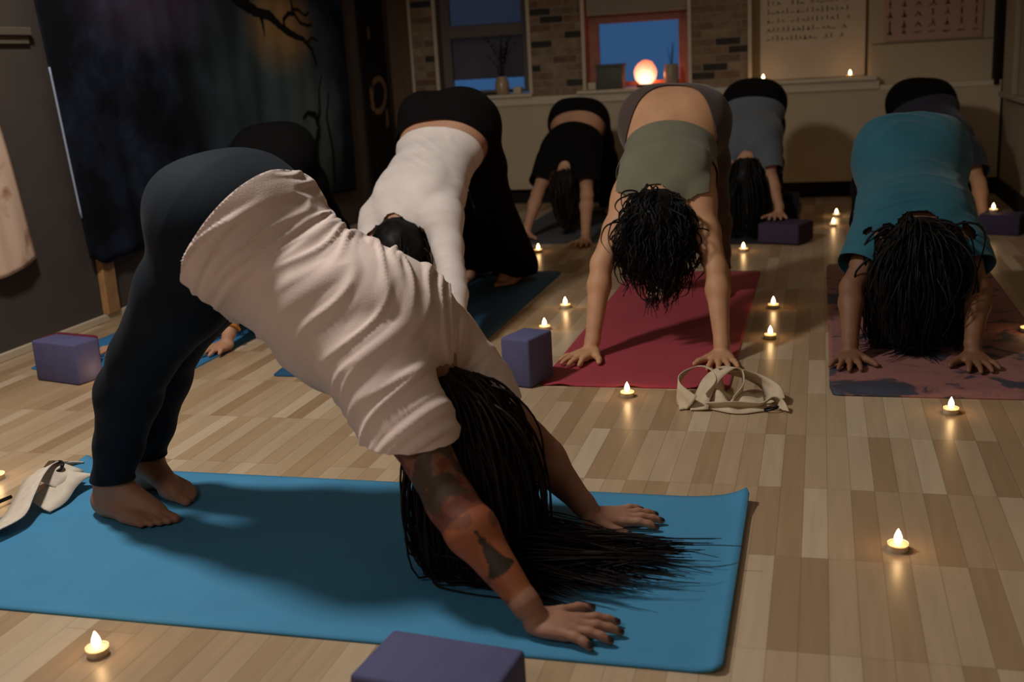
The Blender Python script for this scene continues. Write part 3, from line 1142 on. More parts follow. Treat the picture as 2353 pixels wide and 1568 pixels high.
def hair(body, parent, mat, count=300, length=(0.25, 0.4), floor_z=0.006, flow=(0, -1, 0), flow_gain=0.6, spread=0.10, curl=0.0, r0=0.0045, cover=0.25, seed=3, gather=None, out=0.25, steps=16, cap=0.014, pile=0.02, kids=6, lock=0.012, fan=0.25, bendy=0.03, ymax=None):
    rg = np.random.RandomState(seed)
    C, u, f, hl, hs = body.C, body.u, body.f, body.hl, body.hs
    rad = np.array([0.074, 0.094, 0.098]) * hs
    cc = C + u * 0.008 * hs - f * 0.004
    strands = []
    g = np.array([0, 0, -1.0])
    flow = np.array(flow, float)
    guides = max(8, count // kids)
    while len(strands) < guides * kids:
        n = nrm(rg.normal(size=3))      # comps: hl, f, u
        if n[1] > cover + 0.25 * n[2] or n[2] < -0.85:
            continue
        rr = rad + cap * 0.6
        p = cc + hl * n[0] * rr[0] + f * n[1] * rr[1] + u * n[2] * rr[2]
        nor = nrm(hl * n[0] / rad[0] + f * n[1] / rad[1] + u * n[2] / rad[2])
        L = rg.uniform(*length)
        ds = L / steps
        d = nrm(nor * out + g * 0.6 + u * 0.4 + rg.normal(size=3) * 0.15)
        pts = [p - nor * cap * 0.5, p]
        ph = rg.uniform(0, 6.28)
        hfl = floor_z + r0 + abs(rg.normal()) * pile
        a_ = rg.normal() * fan
        fl = nrm(np.array([flow[0] * math.cos(a_) - flow[1] * math.sin(a_), flow[0] * math.sin(a_) + flow[1] * math.cos(a_), 0]))
        bend = rg.normal() * bendy
        for i in range(steps):
            d = d + g * 0.45 + rg.normal(size=3) * spread
            if gather is not None:
                q_ = np.array(gather) - p
                q_[2] = min(q_[2], 0)
                d = d + nrm(q_) * 0.35
            if curl:
                d = d + curl * (hl * math.sin(ph + i * 1.3) + f * math.cos(ph + i * 1.3))
            if hfl + 0.004 < p[2] < hfl + 0.09 and flow_gain > 0.3:
                d = d + fl * flow_gain * 0.55 * (1 - (p[2] - hfl) / 0.09)
            if p[2] <= hfl + 0.004:
                d[2] = 0
                d = d + fl * flow_gain
                cb, sb = math.cos(bend), math.sin(bend)
                fl = np.array([fl[0] * cb - fl[1] * sb, fl[0] * sb + fl[1] * cb, 0])
            d = nrm(d)
            p = p + d * ds
            # keep outside the skull
            rel = p - cc
            e = np.array([rel @ hl, rel @ f, rel @ u]) / (rad + cap * 0.5)
            le = np.linalg.norm(e)
            if le < 1.0:
                p = cc + rel / le
            if p[2] < hfl:
                p = np.array([p[0], p[1], hfl])
            pts.append(p)
        pts = np.array(pts)
        tt = np.linspace(0, 1, len(pts))
        for k in range(kids):
            o_ = rg.normal(size=3) * lock
            w_ = np.sin(tt * rg.uniform(2, 5) + rg.uniform(0, 6.28))[:, None] * rg.normal(size=3) * lock * 0.35
            cut_ = int(len(pts) * rg.uniform(0.80, 1.0)) if k else len(pts)
            q2 = pts + o_[None, :] * (0.25 + np.sin(np.clip(tt * 1.25, 0, 1) * math.pi) * 0.9)[:, None] + w_ * tt[:, None]
            q2[:, 2] = np.maximum(q2[:, 2], floor_z + r0 * 0.6)
            if ymax is not None:
                yl = ymax + 0.25 * np.maximum(q2[:, 2] - 0.05, 0)
                q2[:, 1] = np.where(q2[:, 1] > yl, yl + (q2[:, 1] - yl) * 0.12, q2[:, 1])
            q2 = q2[:max(4, cut_)]
            rr_ = r0 * np.concatenate([[1], np.linspace(1.0, 0.12, len(q2) - 1) ** 0.7])
            strands.append((q2, rr_))
    V1, F1 = tubes_mesh('h', strands)
    # scalp cap
    tmp = bmesh.new()
    bmesh.ops.create_icosphere(tmp, subdivisions=4, radius=1.0)
    Vc = np.array([v.co for v in tmp.verts])
    Fc = np.array([[v.index for v in fa.verts] for fa in tmp.faces])
    tmp.free()
    fld = (cover + 0.10 + 0.25 * Vc[:, 2]) - Vc[:, 1]
    fld = np.minimum(fld, Vc[:, 2] + 0.85)
    jit = 1 + 0.06 * np.array([mnoise.noise(Vector(v) * 5) for v in Vc])
    Vw = cc + (Vc[:, 0] * (rad[0] + cap) * jit)[:, None] * hl + (Vc[:, 1] * (rad[1] + cap) * jit)[:, None] * f + (Vc[:, 2] * (rad[2] + cap) * jit)[:, None] * u
    Vk, Tk = clip_mesh(Vw, Fc, fld)
    F1t = np.concatenate([F1[:, [0, 1, 2]], F1[:, [0, 2, 3]]])
    V = np.concatenate([V1, Vk])
    F = np.concatenate([F1t, Tk + len(V1)])
    return put(add_obj('hair', mesh_from('hair', V, F), mat), parent)


def tones(body, V, base=(1, 1, 1), nail=None, lips=True):
    t = np.ones((len(V), 3)) * np.array(base)
    if nail is not None:
        for c, r, dv in body.tips:
            d = np.linalg.norm(V - c, axis=1)
            m = np.clip((r - d) / (r * 0.35), 0, 1)[:, None]
            t = t * (1 - m) + np.array(nail) * m
    if lips:
        c = body.C - body.u * 0.074 * body.hs + body.f * 0.094 * body.hs
        d = np.linalg.norm(V - c, axis=1)
        m = (np.clip((0.02 - d) / 0.006, 0, 1) * 0.6)[:, None]
        t = t * (1 - m) + np.array((0.75, 0.4, 0.4)) * m
    return t


def make_person(label, J, h, skin, opts, loc=None):
    b = Body(J, **opts)
    root = empty('person', tuple(np.round([b.P[0], b.P[1], 0.0], 3)))
    bpy.context.view_layer.update()
    tag(root, label, 'person', 'people holding downward-facing dog')
    g = Grid(b.prims, h)
    V, F = g.surface(0.0, 0.0054)
    return b, root, g, V, F


def shift(root, V):
    return V - np.array(root.location)


def put(o, root):
    """mesh data was made in world coordinates: cancel the parent's offset"""
    o.parent = root
    o.matrix_parent_inverse = Matrix.Translation(root.location).inverted()
    return o


# ================================================================== PEOPLE
SK_WARM = skin_mat('warm_skin', srgb(196, 146, 108))
SK_PALE = skin_mat('pale_skin', srgb(186, 138, 108))
SK_DEEP = skin_mat('brown_skin', srgb(128, 88, 62))
SK_FRONT = skin_mat('front_skin', srgb(158, 112, 88))
HAIR_DARK = hair_mat('dark_brown_hair', (0.012, 0.0075, 0.006))
HAIR_BLACK = hair_mat('black_hair', (0.007, 0.006, 0.0055))
HAIR_BROWN = hair_mat('brown_hair', (0.016, 0.011, 0.008))


def cloth(name, col, rough=0.85, sheen=0.15, var=0.06):
    return plain(name, col, rough, 0.25, var, 14, 0.12, sheen, 260)


def loose_prims(b, infl=0.02, sag=0.0, s0=-0.05, s1=1.02, sleeve=0.38, sleeve_r=(0.066, 0.072), drop=0.0, hang=None):
    """torso and sleeve shapes of a loose shirt hanging around the body"""
    pr = []
    J = b.J
    sta = [(c, w, d, s_) for (c, w, d, s_) in b.st if s0 - 0.15 <= s_ <= s1]
    G = np.array([0, 0, -1.0])
    for (a, wa, da, sa), (c, wc, dc, sc) in zip(sta[:-1], sta[1:]):
        ka = math.sin(math.pi * min(max((sa + 0.15) / 1.15, 0), 1)) * sag
        kc = math.sin(math.pi * min(max((sc + 0.15) / 1.15, 0), 1)) * sag
        pr.append(Prim('sec', 'torso', 0.03, a=a + G * ka * 0.9, b=c + G * kc * 0.9, A=(wa + infl + 0.2 * ka, da + infl + 0.8 * ka), B=(wc + infl + 0.2 * kc, dc + infl + 0.8 * kc), lat=b.lat, nor=b.bk))
    for p in b.prims:
        if p.group == 'torso' and p.kind == 'ell':
            pr.append(Prim('ell', 'torso', 0.07, c=p.p['c'], ax=p.p['ax'], r=tuple(x + infl * 0.9 for x in p.p['r'])))
    if hang:      # slack cloth of the front drooping below the chest
        pr.append(Prim('ell', 'torso', 0.06, c=b.P + b.t * b.T * hang[0] + G * hang[1] - b.lat * 0.03, ax=np.stack([b.lat, b.bk, b.t]), r=hang[2]))
    for sd, q_ in ((1, 'L'), (-1, 'R')):
        Sh, E, Wr = J['S' + q_], J['E' + q_], J['W' + q_]
        L1 = np.linalg.norm(E - Sh)
        L2 = np.linalg.norm(Wr - E)
        at = lambda t: Sh + (E - Sh) * (t * (L1 + L2) / L1) if t * (L1 + L2) < L1 else E + (Wr - E) * ((t * (L1 + L2) - L1) / L2)
        end = at(min(1.0, sleeve)) + G * drop
        end = end + nrm(end - Sh) * 0.03
        pr.append(Prim('cone', 'torso', 0.03, a=b.S + b.bk * 0.015 + b.lat * sd * 0.04, b=Sh, ra=0.062 + infl * 0.4, rb=sleeve_r[0] + 0.004))
        pr.append(Prim('cone', 'torso', 0.04, a=Sh, b=end, ra=sleeve_r[0], rb=sleeve_r[1]))
        al_ = at(min(1.0, sleeve + 0.03))
        pr.append(Prim('cone', 'torso', 0.04, a=Sh, b=al_, ra=sleeve_r[0], rb=max(sleeve_r[0] * 0.96, 0.05)))
        pr.append(Prim('cone', 'torso', 0.05, a=b.P + b.t * b.T * 0.55 + b.lat * sd * 0.10, b=Sh + (E - Sh) * 0.25 + G * drop, ra=0.055 + infl, rb=0.055))
    return pr


def dress(b, g, root, kind, mat, h=None, **k):
    """tight garment: offset of the body's own surface"""
    if kind == 'leggings':
        V, F = g.surface(k.get('iso', 0.004), 0.012)
        fld = b.f_bottom(V, k.get('waist', 0.25), k.get('ankle', 0.105), k.get('tilt', 0.0), k.get('side', 0.0))
    else:
        V, F = g.surface(k.get('iso', 0.008), 0.012)
        fld = b.f_top(V, k.get('hem', 0.3), k.get('sleeve', 0.35), k.get('neck', 0.075), k.get('tilt', 0.0), k.get('legmax', 0.15), k.get('strap'))
    o = garment(k.get('name', kind), b, V, F, fld, mat, None, k.get('wr'), k.get('thick', 0.002))
    return put(o, root)


def loose_top(b, root, mat, h, name='shirt', hem=0.1, sleeve=0.38, neck=0.085, tilt=0.0, legmax=0.25, wr=None, **k):
    pr = loose_prims(b, sleeve=sleeve, **{a: c for a, c in k.items() if a != 'flat_hem'})
    g = Grid(pr, h)
    V, F = g.surface(0.0, 0.02)
    fld = b.f_top(V, hem, 1.5, neck, tilt, legmax)
    for q_ in 'LR':
        Sh, E, Wr = b.J['S' + q_], b.J['E' + q_], b.J['W' + q_]
        L1, L2 = np.linalg.norm(E - Sh), np.linalg.norm(Wr - E)
        l_ = sleeve * (L1 + L2)
        end = (Sh + (E - Sh) * (l_ / L1) if l_ < L1 else E + (Wr - E) * ((l_ - L1) / L2)) + np.array([0, 0, -1.0]) * k.get('drop', 0.0)
        ax = end - Sh
        Ls = np.linalg.norm(ax)
        ax = ax / Ls
        if k.get('flat_hem'):
            cutv = (V[:, 2] - end[2]) * -1.0 + 0.0
            tsv = 1 + cutv / Ls
        else:
            tsv = (V - Sh) @ ax / Ls
        per = np.linalg.norm(V - Sh - ((V - Sh) @ ax)[:, None] * ax, axis=1)
        near = (per < 0.14) & (tsv > 0.6)
        fld = np.where(near, np.minimum(fld, (1 - tsv) * Ls * 3), fld)
    # the loose surface is classed by its own parameters, arms count only beyond the armhole
    return put(garment(name, b, V, F, fld, mat, None, wr, 0.002), root)


def body_mesh(b, root, V, F, mat, base=(1, 1, 1), nail=None, tone=None):
    t = tones(b, V, base, nail) if tone is None else tone
    o = add_obj('body', mesh_from('body', V, F, t), mat)
    return put(o, root)


# ---------- 1. front: long-haired person side-on on the bright blue mat
J = dict(WR=(-0.478, 1.655, 0.056), ER=(-0.628, 1.735, 0.200), SR=(-0.800, 1.865, 0.425), WL=(-0.470, 2.105, 0.052), EL=(-0.585, 2.125, 0.175), SL=(-0.765, 2.105, 0.395),
         HR=(-1.150, 1.940, 0.655), HL=(-1.168, 2.115, 0.660), KR=(-1.378, 1.960, 0.395), KL=(-1.415, 2.130, 0.385), AR=(-1.545, 2.015, 0.085), AL=(-1.555, 2.165, 0.085),
         head=(-0.705, 1.940, 0.272))
b, root, g, V, F = make_person('front person side-on in a pale tee and dark leggings, long hair pooling on the mat', J, 0.0041, SK_FRONT,
    dict(s=0.98, build=1.04, hips=1.12, legs=1.12, chest=1.02, bust=0.25, arms=1.2, head_u=(0.42, 0, -0.9), head_f=(-0.9, 0, -0.42),
         hand_dir={'R': (1.0, -0.06, 0), 'L': (1.0, 0.22, 0)}, foot_dir={'R': (1.0, -0.30, 0), 'L': (1.0, -0.36, 0)}))
t = tones(b, V, (1, 1, 1), nail=(0.05, 0.03, 0.04))
# tattoos on the near arm: mottled dark sleeve above, seated figure in dark ink on an orange ground below
tA, dA = poly_t(V, [b.J['SR'], b.J['ER'], b.J['WR']])
pr_ = b.params(V)
on = (pr_['g'] == 3)
ax_ = nrm(b.J['WR'] - b.J['ER'])
view = nrm(np.array([0.28, -0.80, 0.55]))
view = nrm(view - ax_ * (view @ ax_))
side = np.cross(ax_, view)
rel = V - (b.J['ER'] * 0.42 + b.J['WR'] * 0.58)
al, sd_ = rel @ ax_, rel @ side
front_ = (rel @ view) > -0.004
for i in np.where(on & (tA > 0.12) & (tA < 0.97))[0]:
    p_ = Vector(V[i])
    n1 = mnoise.noise(p_ * 26)
    n2 = mnoise.noise(p_ * 60 + Vector((3, 1, 2)))
    c = np.array([1.0, 1.0, 1.0])
    if tA[i] < 0.60:
        c = np.array([0.62, 0.50, 0.46])
        if n1 > 0.02:
            c = np.array([0.20, 0.22, 0.19])
        elif n2 > 0.12:
            c = np.array([0.48, 0.24, 0.20])
    else:
        c = np.array([1.0, 0.62, 0.36])
        if tA[i] < 0.66:
            c = np.array([0.55, 0.30, 0.26])
        if n1 > 0.26:
            c = c * 0.6
    if front_[i] and tA[i] > 0.60:
        x_, y_ = sd_[i], al[i] - 0.002
        # seated figure with a pointed crown: head, body, crossed legs
        ink = False
        if (x_ / 0.0075) ** 2 + ((y_ + 0.030) / 0.010) ** 2 < 1:
            ink = True
        if abs(x_) < 0.0035 and -0.052 < y_ < -0.034:
            ink = True
        if -0.022 < y_ < 0.018 and abs(x_) < 0.008 + 0.007 * (y_ + 0.022) / 0.04 * 1.5:
            ink = True
        if (x_ / 0.026) ** 2 + ((y_ - 0.022) / 0.012) ** 2 < 1:
            ink = True
        if ink:
            c = np.array([0.10, 0.13, 0.10])
    t[i] = t[i] * c
body_mesh(b, root, V, F, SK_FRONT, tone=t)
NAVY_LEG = cloth('navy_leggings_knit', srgb(20, 28, 37), 0.8, 0.02)
NAVY_LEG.node_tree.nodes['Principled BSDF'].inputs['Specular IOR Level'].default_value = 0.12
dress(b, g, root, 'leggings', NAVY_LEG, waist=0.40, ankle=0.094, iso=0.005)
TEE = cloth('pale_pink_jersey', srgb(226, 203, 192))
loose_top(b, root, TEE, 0.0050, 'tee_shirt', hem=0.085, sleeve=0.23, neck=0.066, tilt=0.05, legmax=0.10, infl=0.021, sag=0.006, sleeve_r=(0.074, 0.088), drop=0.040, flat_hem=True,
          wr=wrinkles(b, 0.0145, 27.0, 2.0))
hair(b, root, HAIR_DARK, count=1800, length=(0.36, 0.62), floor_z=0.008, flow=(1.0, 0.06, 0), flow_gain=0.8, spread=0.05, r0=0.0036, cover=0.36, seed=5, out=0.9, steps=20, pile=0.020, kids=10, lock=0.020, fan=0.17, bendy=0.03, cap=0.026, ymax=1.955)

# ---------- 2. pink mat: olive crop top
J = dict(WR=(-0.712, 3.440, 0.055), WL=(-0.292, 3.425, 0.055), SR=(-0.612, 3.680, 0.500), SL=(-0.388, 3.680, 0.492), HR=(-0.600, 4.050, 0.700), HL=(-0.413, 4.050, 0.693),
         ER=(-0.695, 3.560, 0.290), EL=(-0.318, 3.550, 0.270), KR=(-0.620, 4.23, 0.39), KL=(-0.390, 4.23, 0.39), AR=(-0.630, 4.44, 0.085), AL=(-0.380, 4.44, 0.085), head=(-0.512, 3.600, 0.418))
b, root, g, V, F = make_person('person in an olive crop top with bare lower back, hands on the pink mat', J, 0.0055, SK_WARM,
    dict(s=0.98, build=1.12, hips=1.10, chest=1.12, arms=1.0, head_u=(0, -0.30, -0.95), head_f=(0, 0.95, -0.30),
         hand_dir={'R': (-0.42, -1, 0), 'L': (0.10, -1, 0)}))
body_mesh(b, root, V, F, SK_WARM)
dress(b, g, root, 'leggings', cloth('cocoa_leggings_knit', srgb(74, 56, 50), 0.75, 0.2), waist=-0.04, tilt=-0.5, side=0.36)
dress(b, g, root, 'crop_top', cloth('olive_rib_knit', srgb(112, 108, 88)), hem=0.34, sleeve=0.0, neck=0.058, strap=0.152, iso=0.007)
hair(b, root, HAIR_BLACK, count=900, length=(0.11, 0.21), flow=(0, -1, 0), spread=0.22, curl=0.5, r0=0.0036, cover=0.35, seed=11, out=1.3, steps=14, cap=0.034, kids=6, lock=0.022)

# ---------- 3. white long-sleeved top, flared black trousers
J = dict(WR=(-1.580, 3.50, 0.058), WL=(-1.178, 3.415, 0.058), SR=(-1.590, 3.840, 0.420), SL=(-1.310, 3.760, 0.430), HR=(-1.520, 4.220, 0.715), HL=(-1.310, 4.180, 0.705),
         ER=(-1.618, 3.690, 0.240), EL=(-1.237, 3.600, 0.236), KR=(-1.53, 4.50, 0.40), KL=(-1.32, 4.44, 0.40), AR=(-1.530, 4.80, 0.09), AL=(-1.315, 4.70, 0.09), head=(-1.465, 3.715, 0.325))
b, root, g, V, F = make_person('person in a white long-sleeved top and black flared trousers on the dark blue mat', J, 0.0062, SK_PALE,
    dict(s=1.0, build=1.12, hips=1.05, chest=1.12, head_u=(0.1, -0.35, -0.93), head_f=(0.0, 0.93, -0.35), hand_dir={'R': (-0.1, -1, 0), 'L': (0.15, -1, 0)}))
body_mesh(b, root, V, F, SK_PALE)
BLK = cloth('black_jersey', srgb(13, 12, 12), 0.9, 0.0)
BLK.node_tree.nodes['Principled BSDF'].inputs['Specular IOR Level'].default_value = 0.12


def flares(b, root, mat, h, waist=0.25, knee_r=0.075, hem_r=0.105, name='flared_trousers'):
    pr = []
    for p in b.prims:
        if p.group == 'torso' and p.kind == 'ell':
            pr.append(Prim('ell', 'torso', 0.07, c=p.p['c'], ax=p.p['ax'], r=tuple(x + 0.016 for x in p.p['r'])))
    for (a, wa, da, sa), (c, wc, dc, sc) in zip(b.st[:-1], b.st[1:]):
        if sa < 0.5:
            pr.append(Prim('sec', 'torso', 0.02, a=a, b=c, A=(wa + 0.014, da + 0.016), B=(wc + 0.014, dc + 0.016), lat=b.lat, nor=b.bk))
    for q_ in 'LR':
        Hh, K, A_ = b.J['H' + q_], b.J['K' + q_], b.J['A' + q_]
        mid = (Hh + K) / 2
        lg = 'leg' + q_
        pr.append(Prim('cone', lg, 0.03, a=Hh, b=mid, ra=0.102, rb=0.090))
        pr.append(Prim('cone', lg, 0.03, a=mid, b=K, ra=0.090, rb=knee_r))
        pr.append(Prim('cone', lg, 0.03, a=K, b=A_ + np.array([0, 0, -0.02]), ra=knee_r, rb=hem_r))
    g = Grid(pr, h)
    V, F = g.surface(0.0, 0.02)
    r = b.params(V)
    f_ = np.where(r['g'] < 4, np.minimum(waist - r['s'], 1.0), 1.0)
    f_ = np.where(V[:, 2] < 0.30, (V[:, 2] - 0.035) * 3, f_)
    return put(garment(name, b, V, F, f_, mat, None, None, 0.002), root)


flares(b, root, BLK, 0.008, waist=0.20)
dress(b, g, root, 'top', cloth('white_rib_knit', srgb(226, 212, 204)), name='long_sleeved_top', hem=0.27, sleeve=0.955, neck=0.060, iso=0.009, wr=wrinkles(b, 0.0050, 24.0, 5.0))
hair(b, root, HAIR_BLACK, count=420, length=(0.10, 0.18), gather=(-1.455, 3.68, 0.15), spread=0.06, kids=5, lock=0.010, r0=0.0042, cover=0.42, seed=4, out=0.5, steps=10, cap=0.030)

# ---------- 4. small far person in black crop tee
J = dict(WR=(-1.555, 5.86, 0.058), WL=(-1.186, 5.66, 0.058), SR=(-1.472, 6.130, 0.392), SL=(-1.262, 6.110, 0.385), HR=(-1.452, 6.500, 0.590), HL=(-1.296, 6.480, 0.583),
         ER=(-1.520, 5.99, 0.230), EL=(-1.222, 5.91, 0.226), KR=(-1.47, 6.68, 0.35), KL=(-1.26, 6.66, 0.35), AR=(-1.48, 6.90, 0.085), AL=(-1.25, 6.88, 0.085), head=(-1.375, 6.075, 0.275))
b, root, g, V, F = make_person('small far person in a black crop tee and wide black trousers, ponytail hanging', J, 0.0072, SK_PALE,
    dict(s=0.93, build=1.05, hips=1.05, chest=1.10, head_u=(0, -0.25, -0.97), head_f=(0, 0.97, -0.25), hand_dir={'R': (-0.1, -1, 0), 'L': (0.1, -1, 0)}))
body_mesh(b, root, V, F, SK_PALE)
flares(b, root, BLK, 0.009, waist=0.17, knee_r=0.075, hem_r=0.095, name='wide_trousers')
loose_top(b, root, BLK, 0.008, 'crop_tee', hem=0.42, sleeve=0.34, neck=0.060, infl=0.012, sag=0.0, sleeve_r=(0.062, 0.070))
hair(b, root, HAIR_BROWN, count=200, length=(0.20, 0.30), gather=(-1.36, 6.02, 0.10), spread=0.04, r0=0.006, cover=0.30, seed=8, out=0.2, steps=10, cap=0.012)

# ---------- 5. grey-blue tee, hands on the purple blocks
J = dict(WR=(-0.530, 5.92, 0.158), WL=(-0.196, 5.80, 0.158), SR=(-0.452, 5.960, 0.425), SL=(-0.272, 5.940, 0.420), HR=(-0.425, 6.300, 0.650), HL=(-0.277, 6.300, 0.646),
         ER=(-0.500, 5.905, 0.30), EL=(-0.238, 5.860, 0.295), KR=(-0.43, 6.52, 0.38), KL=(-0.262, 6.52, 0.38), AR=(-0.43, 6.80, 0.085), AL=(-0.25, 6.80, 0.085), head=(-0.368, 5.880, 0.310))
b, root, g, V, F = make_person('person in a grey-blue tee at the back wall, hand on a purple block', J, 0.0072, SK_PALE,
    dict(s=0.93, build=1.0, hips=1.05, chest=1.0, arms=0.9, head_u=(0, -0.22, -0.97), head_f=(0, 0.97, -0.22), gzh={'L': 0.105, 'R': 0.105}))
body_mesh(b, root, V, F, SK_PALE)
dress(b, g, root, 'leggings', BLK, waist=0.35)
loose_top(b, root, cloth('grey_blue_jersey', srgb(92, 98, 106)), 0.008, 'tee_shirt', hem=0.14, sleeve=0.36, neck=0.060, tilt=0.6, infl=0.010, sag=0.0, sleeve_r=(0.058, 0.064), wr=wrinkles(b, 0.003, 16, 3))
hair(b, root, HAIR_BLACK, count=240, length=(0.26, 0.40), spread=0.05, r0=0.0065, cover=0.30, seed=9, out=0.5, steps=10, cap=0.024)

# ---------- 6. teal tee on the patterned mat
J = dict(WR=(0.098, 3.450, 0.055), WL=(0.452, 3.455, 0.055), SR=(0.186, 3.720, 0.330), SL=(0.420, 3.720, 0.325), HR=(0.222, 4.110, 0.560), HL=(0.392, 4.110, 0.550),
         ER=(0.104, 3.600, 0.200), EL=(0.480, 3.600, 0.195), KR=(0.175, 4.32, 0.30), KL=(0.43, 4.32, 0.30), AR=(0.20, 4.58, 0.085), AL=(0.44, 4.58, 0.085), head=(0.302, 3.645, 0.300))
b, root, g, V, F = make_person('person in a teal tee with long black hair on the pink and navy patterned mat', J, 0.0060, SK_DEEP,
    dict(s=0.98, build=1.06, hips=1.02, chest=1.04, head_u=(0, -0.40, -0.92), head_f=(0, 0.92, -0.40), hand_dir={'R': (-0.12, -1, 0), 'L': (0.12, -1, 0)}))
body_mesh(b, root, V, F, SK_DEEP)
dress(b, g, root, 'leggings', BLK, waist=0.3)
loose_top(b, root, cloth('teal_jersey', srgb(40, 95, 110)), 0.0065, 'tee_shirt', hem=-0.04, sleeve=0.30, neck=0.060, tilt=-1.0, infl=0.015, sag=0.03, hang=(0.72, 0.16, (0.15, 0.09, 0.12)), sleeve_r=(0.070, 0.078), wr=wrinkles(b, 0.010, 18, 7))
hair(b, root, HAIR_BLACK, count=960, length=(0.20, 0.36), flow=(0, -0.6, 0), flow_gain=0.10, spread=0.10, r0=0.0042, cover=0.32, seed=13, out=1.3, steps=14, cap=0.034, kids=8, lock=0.024)

# ---------- 7. navy top, behind the teal one
J = dict(WR=(0.455, 6.10, 0.058), WL=(0.812, 6.06, 0.058), SR=(0.520, 6.300, 0.360), SL=(0.748, 6.300, 0.352), HR=(0.462, 6.650, 0.592), HL=(0.625, 6.650, 0.585),
         ER=(0.470, 6.19, 0.215), EL=(0.800, 6.17, 0.208), KR=(0.44, 6.82, 0.33), KL=(0.64, 6.82, 0.33), AR=(0.43, 7.02, 0.085), AL=(0.65, 7.02, 0.085), head=(0.620, 6.22, 0.215))
b, root, g, V, F = make_person('person in a navy tee and black leggings behind the teal-shirted one, near the right wall', J, 0.0075, SK_WARM,
    dict(s=0.95, build=1.12, hips=1.1, chest=1.1, head_u=(0, -0.3, -0.95), head_f=(0, 0.95, -0.3)))
body_mesh(b, root, V, F, SK_WARM)
dress(b, g, root, 'leggings', BLK, waist=0.3)
loose_top(b, root, cloth('navy_jersey', srgb(42, 42, 56)), 0.009, 'tee_shirt', hem=0.14, sleeve=0.36, neck=0.060, tilt=0.6, infl=0.012, sag=0.0, sleeve_r=(0.064, 0.070))
hair(b, root, HAIR_BLACK, count=140, length=(0.15, 0.24), spread=0.05, r0=0.007, cover=0.30, seed=21, out=0.3, steps=8, cap=0.014)

# ---------- 8. black-clothed person behind the front one, by the tapestry
J = dict(WR=(-2.470, 3.450, 0.055), WL=(-2.065, 3.470, 0.055), SR=(-2.300, 3.750, 0.380), SL=(-2.060, 3.750, 0.380), HR=(-2.195, 4.050, 0.640), HL=(-2.030, 4.050, 0.635),
         ER=(-2.405, 3.60, 0.20), EL=(-2.055, 3.60, 0.21), KR=(-2.22, 4.25, 0.38), KL=(-2.00, 4.25, 0.38), AR=(-2.22, 4.48, 0.085), AL=(-2.00, 4.48, 0.085), head=(-2.190, 3.68, 0.25))
b, root, g, V, F = make_person('person in black by the tapestry, mostly hidden behind the front person, gold bracelet', J, 0.0065, SK_PALE,
    dict(s=0.9, build=1.05, hips=1.0, chest=1.0, head_u=(0, -0.3, -0.95), head_f=(0, 0.95, -0.3), hand_dir={'R': (-0.35, -1, 0), 'L': (-0.15, -1, 0)}))
body_mesh(b, root, V, F, SK_PALE)
dress(b, g, root, 'leggings', BLK, waist=0.3)
loose_top(b, root, BLK, 0.009, 'tee_shirt', hem=0.1, sleeve=0.4, neck=0.060, infl=0.012, sag=0.0, sleeve_r=(0.062, 0.068))
hair(b, root, HAIR_DARK, count=160, length=(0.14, 0.24), spread=0.05, r0=0.006, cover=0.30, seed=31, out=0.3, steps=8, cap=0.014)
d_ = nrm(b.J['WL'] - b.J['EL'])
c_ = b.J['WL'] - d_ * 0.03
u_ = nrm(np.cross(d_, (0, 0, 1)))
w_ = np.cross(d_, u_)
ring = [c_ + 0.031 * (math.cos(a) * u_ + math.sin(a) * w_) for a in np.linspace(0, 2 * math.pi, 25)]
mb = MB().tube(ring, 0.0055, 6)
br = mb.build('bracelet', plain('gold_band', srgb(214, 150, 60), 0.35, 0.6, 0.1, 20, metallic=0.6), None, True)
put(br, root)
br['label'] = 'gold bracelet'

# ================================================================== MATS
def mat_thing(name, label, x0, x1, y0, y1, mat, zfun=None, t=0.005, nx=44, ny=24, corner=0.03, group=None, z0=0.0):
    """thin slab lying on the floor, rounded corners, optional lift"""
    V, F = [], []
    for j in range(ny + 1):
        for i in range(nx + 1):
            u, v = i / nx, j / ny
            x, y = x0 + (x1 - x0) * u, y0 + (y1 - y0) * v
            ex, ey = min(x - x0, x1 - x), min(y - y0, y1 - y)
            if ex < corner and ey < corner and corner > 0:
                dx, dy = corner - ex, corner - ey
                m = max(dx, dy)
                l = math.hypot(dx, dy)
                k = m / l if l > 0 else 1
                cx0 = x0 + corner if x - x0 < x1 - x else x1 - corner
                cy0 = y0 + corner if y - y0 < y1 - y else y1 - corner
                x, y = cx0 + (x - cx0) * k, cy0 + (y - cy0) * k
            z = z0 + (zfun(x, y, u, v) if zfun else 0.0)
            V.append((x, y, z + t))
    n = nx + 1
    for j in range(ny):
        for i in range(nx):
            a = j * n + i
            F.append((a, a + 1, a + n + 1, a + n))
    o = add_obj(name, mesh_np(name, V, F), mat)
    solidify(o, t, -1.0)
    tag(o, label, 'yoga mat', 'yoga mats on the floor')
    return o


def mat_material(name, col, rough=0.75):
    return plain(name, col, rough, 0.3, 0.05, 9, 0.25, 0.05, 900)


M_MATBLUE = mat_material('bright_blue_foam', srgb(66, 138, 178))
M_MATBLUE2 = mat_material('sky_blue_foam', srgb(44, 118, 166))
M_MATTEAL = mat_material('dark_teal_blue_foam', srgb(26, 76, 108))
M_MATPINK = mat_material('raspberry_foam', srgb(164, 56, 68))
M_MATBLACK = mat_material('black_foam', srgb(30, 30, 34))
M_MATGREY = mat_material('slate_foam', srgb(62, 66, 68))
M_MATBROWN = mat_material('brown_foam', srgb(86, 66, 50))


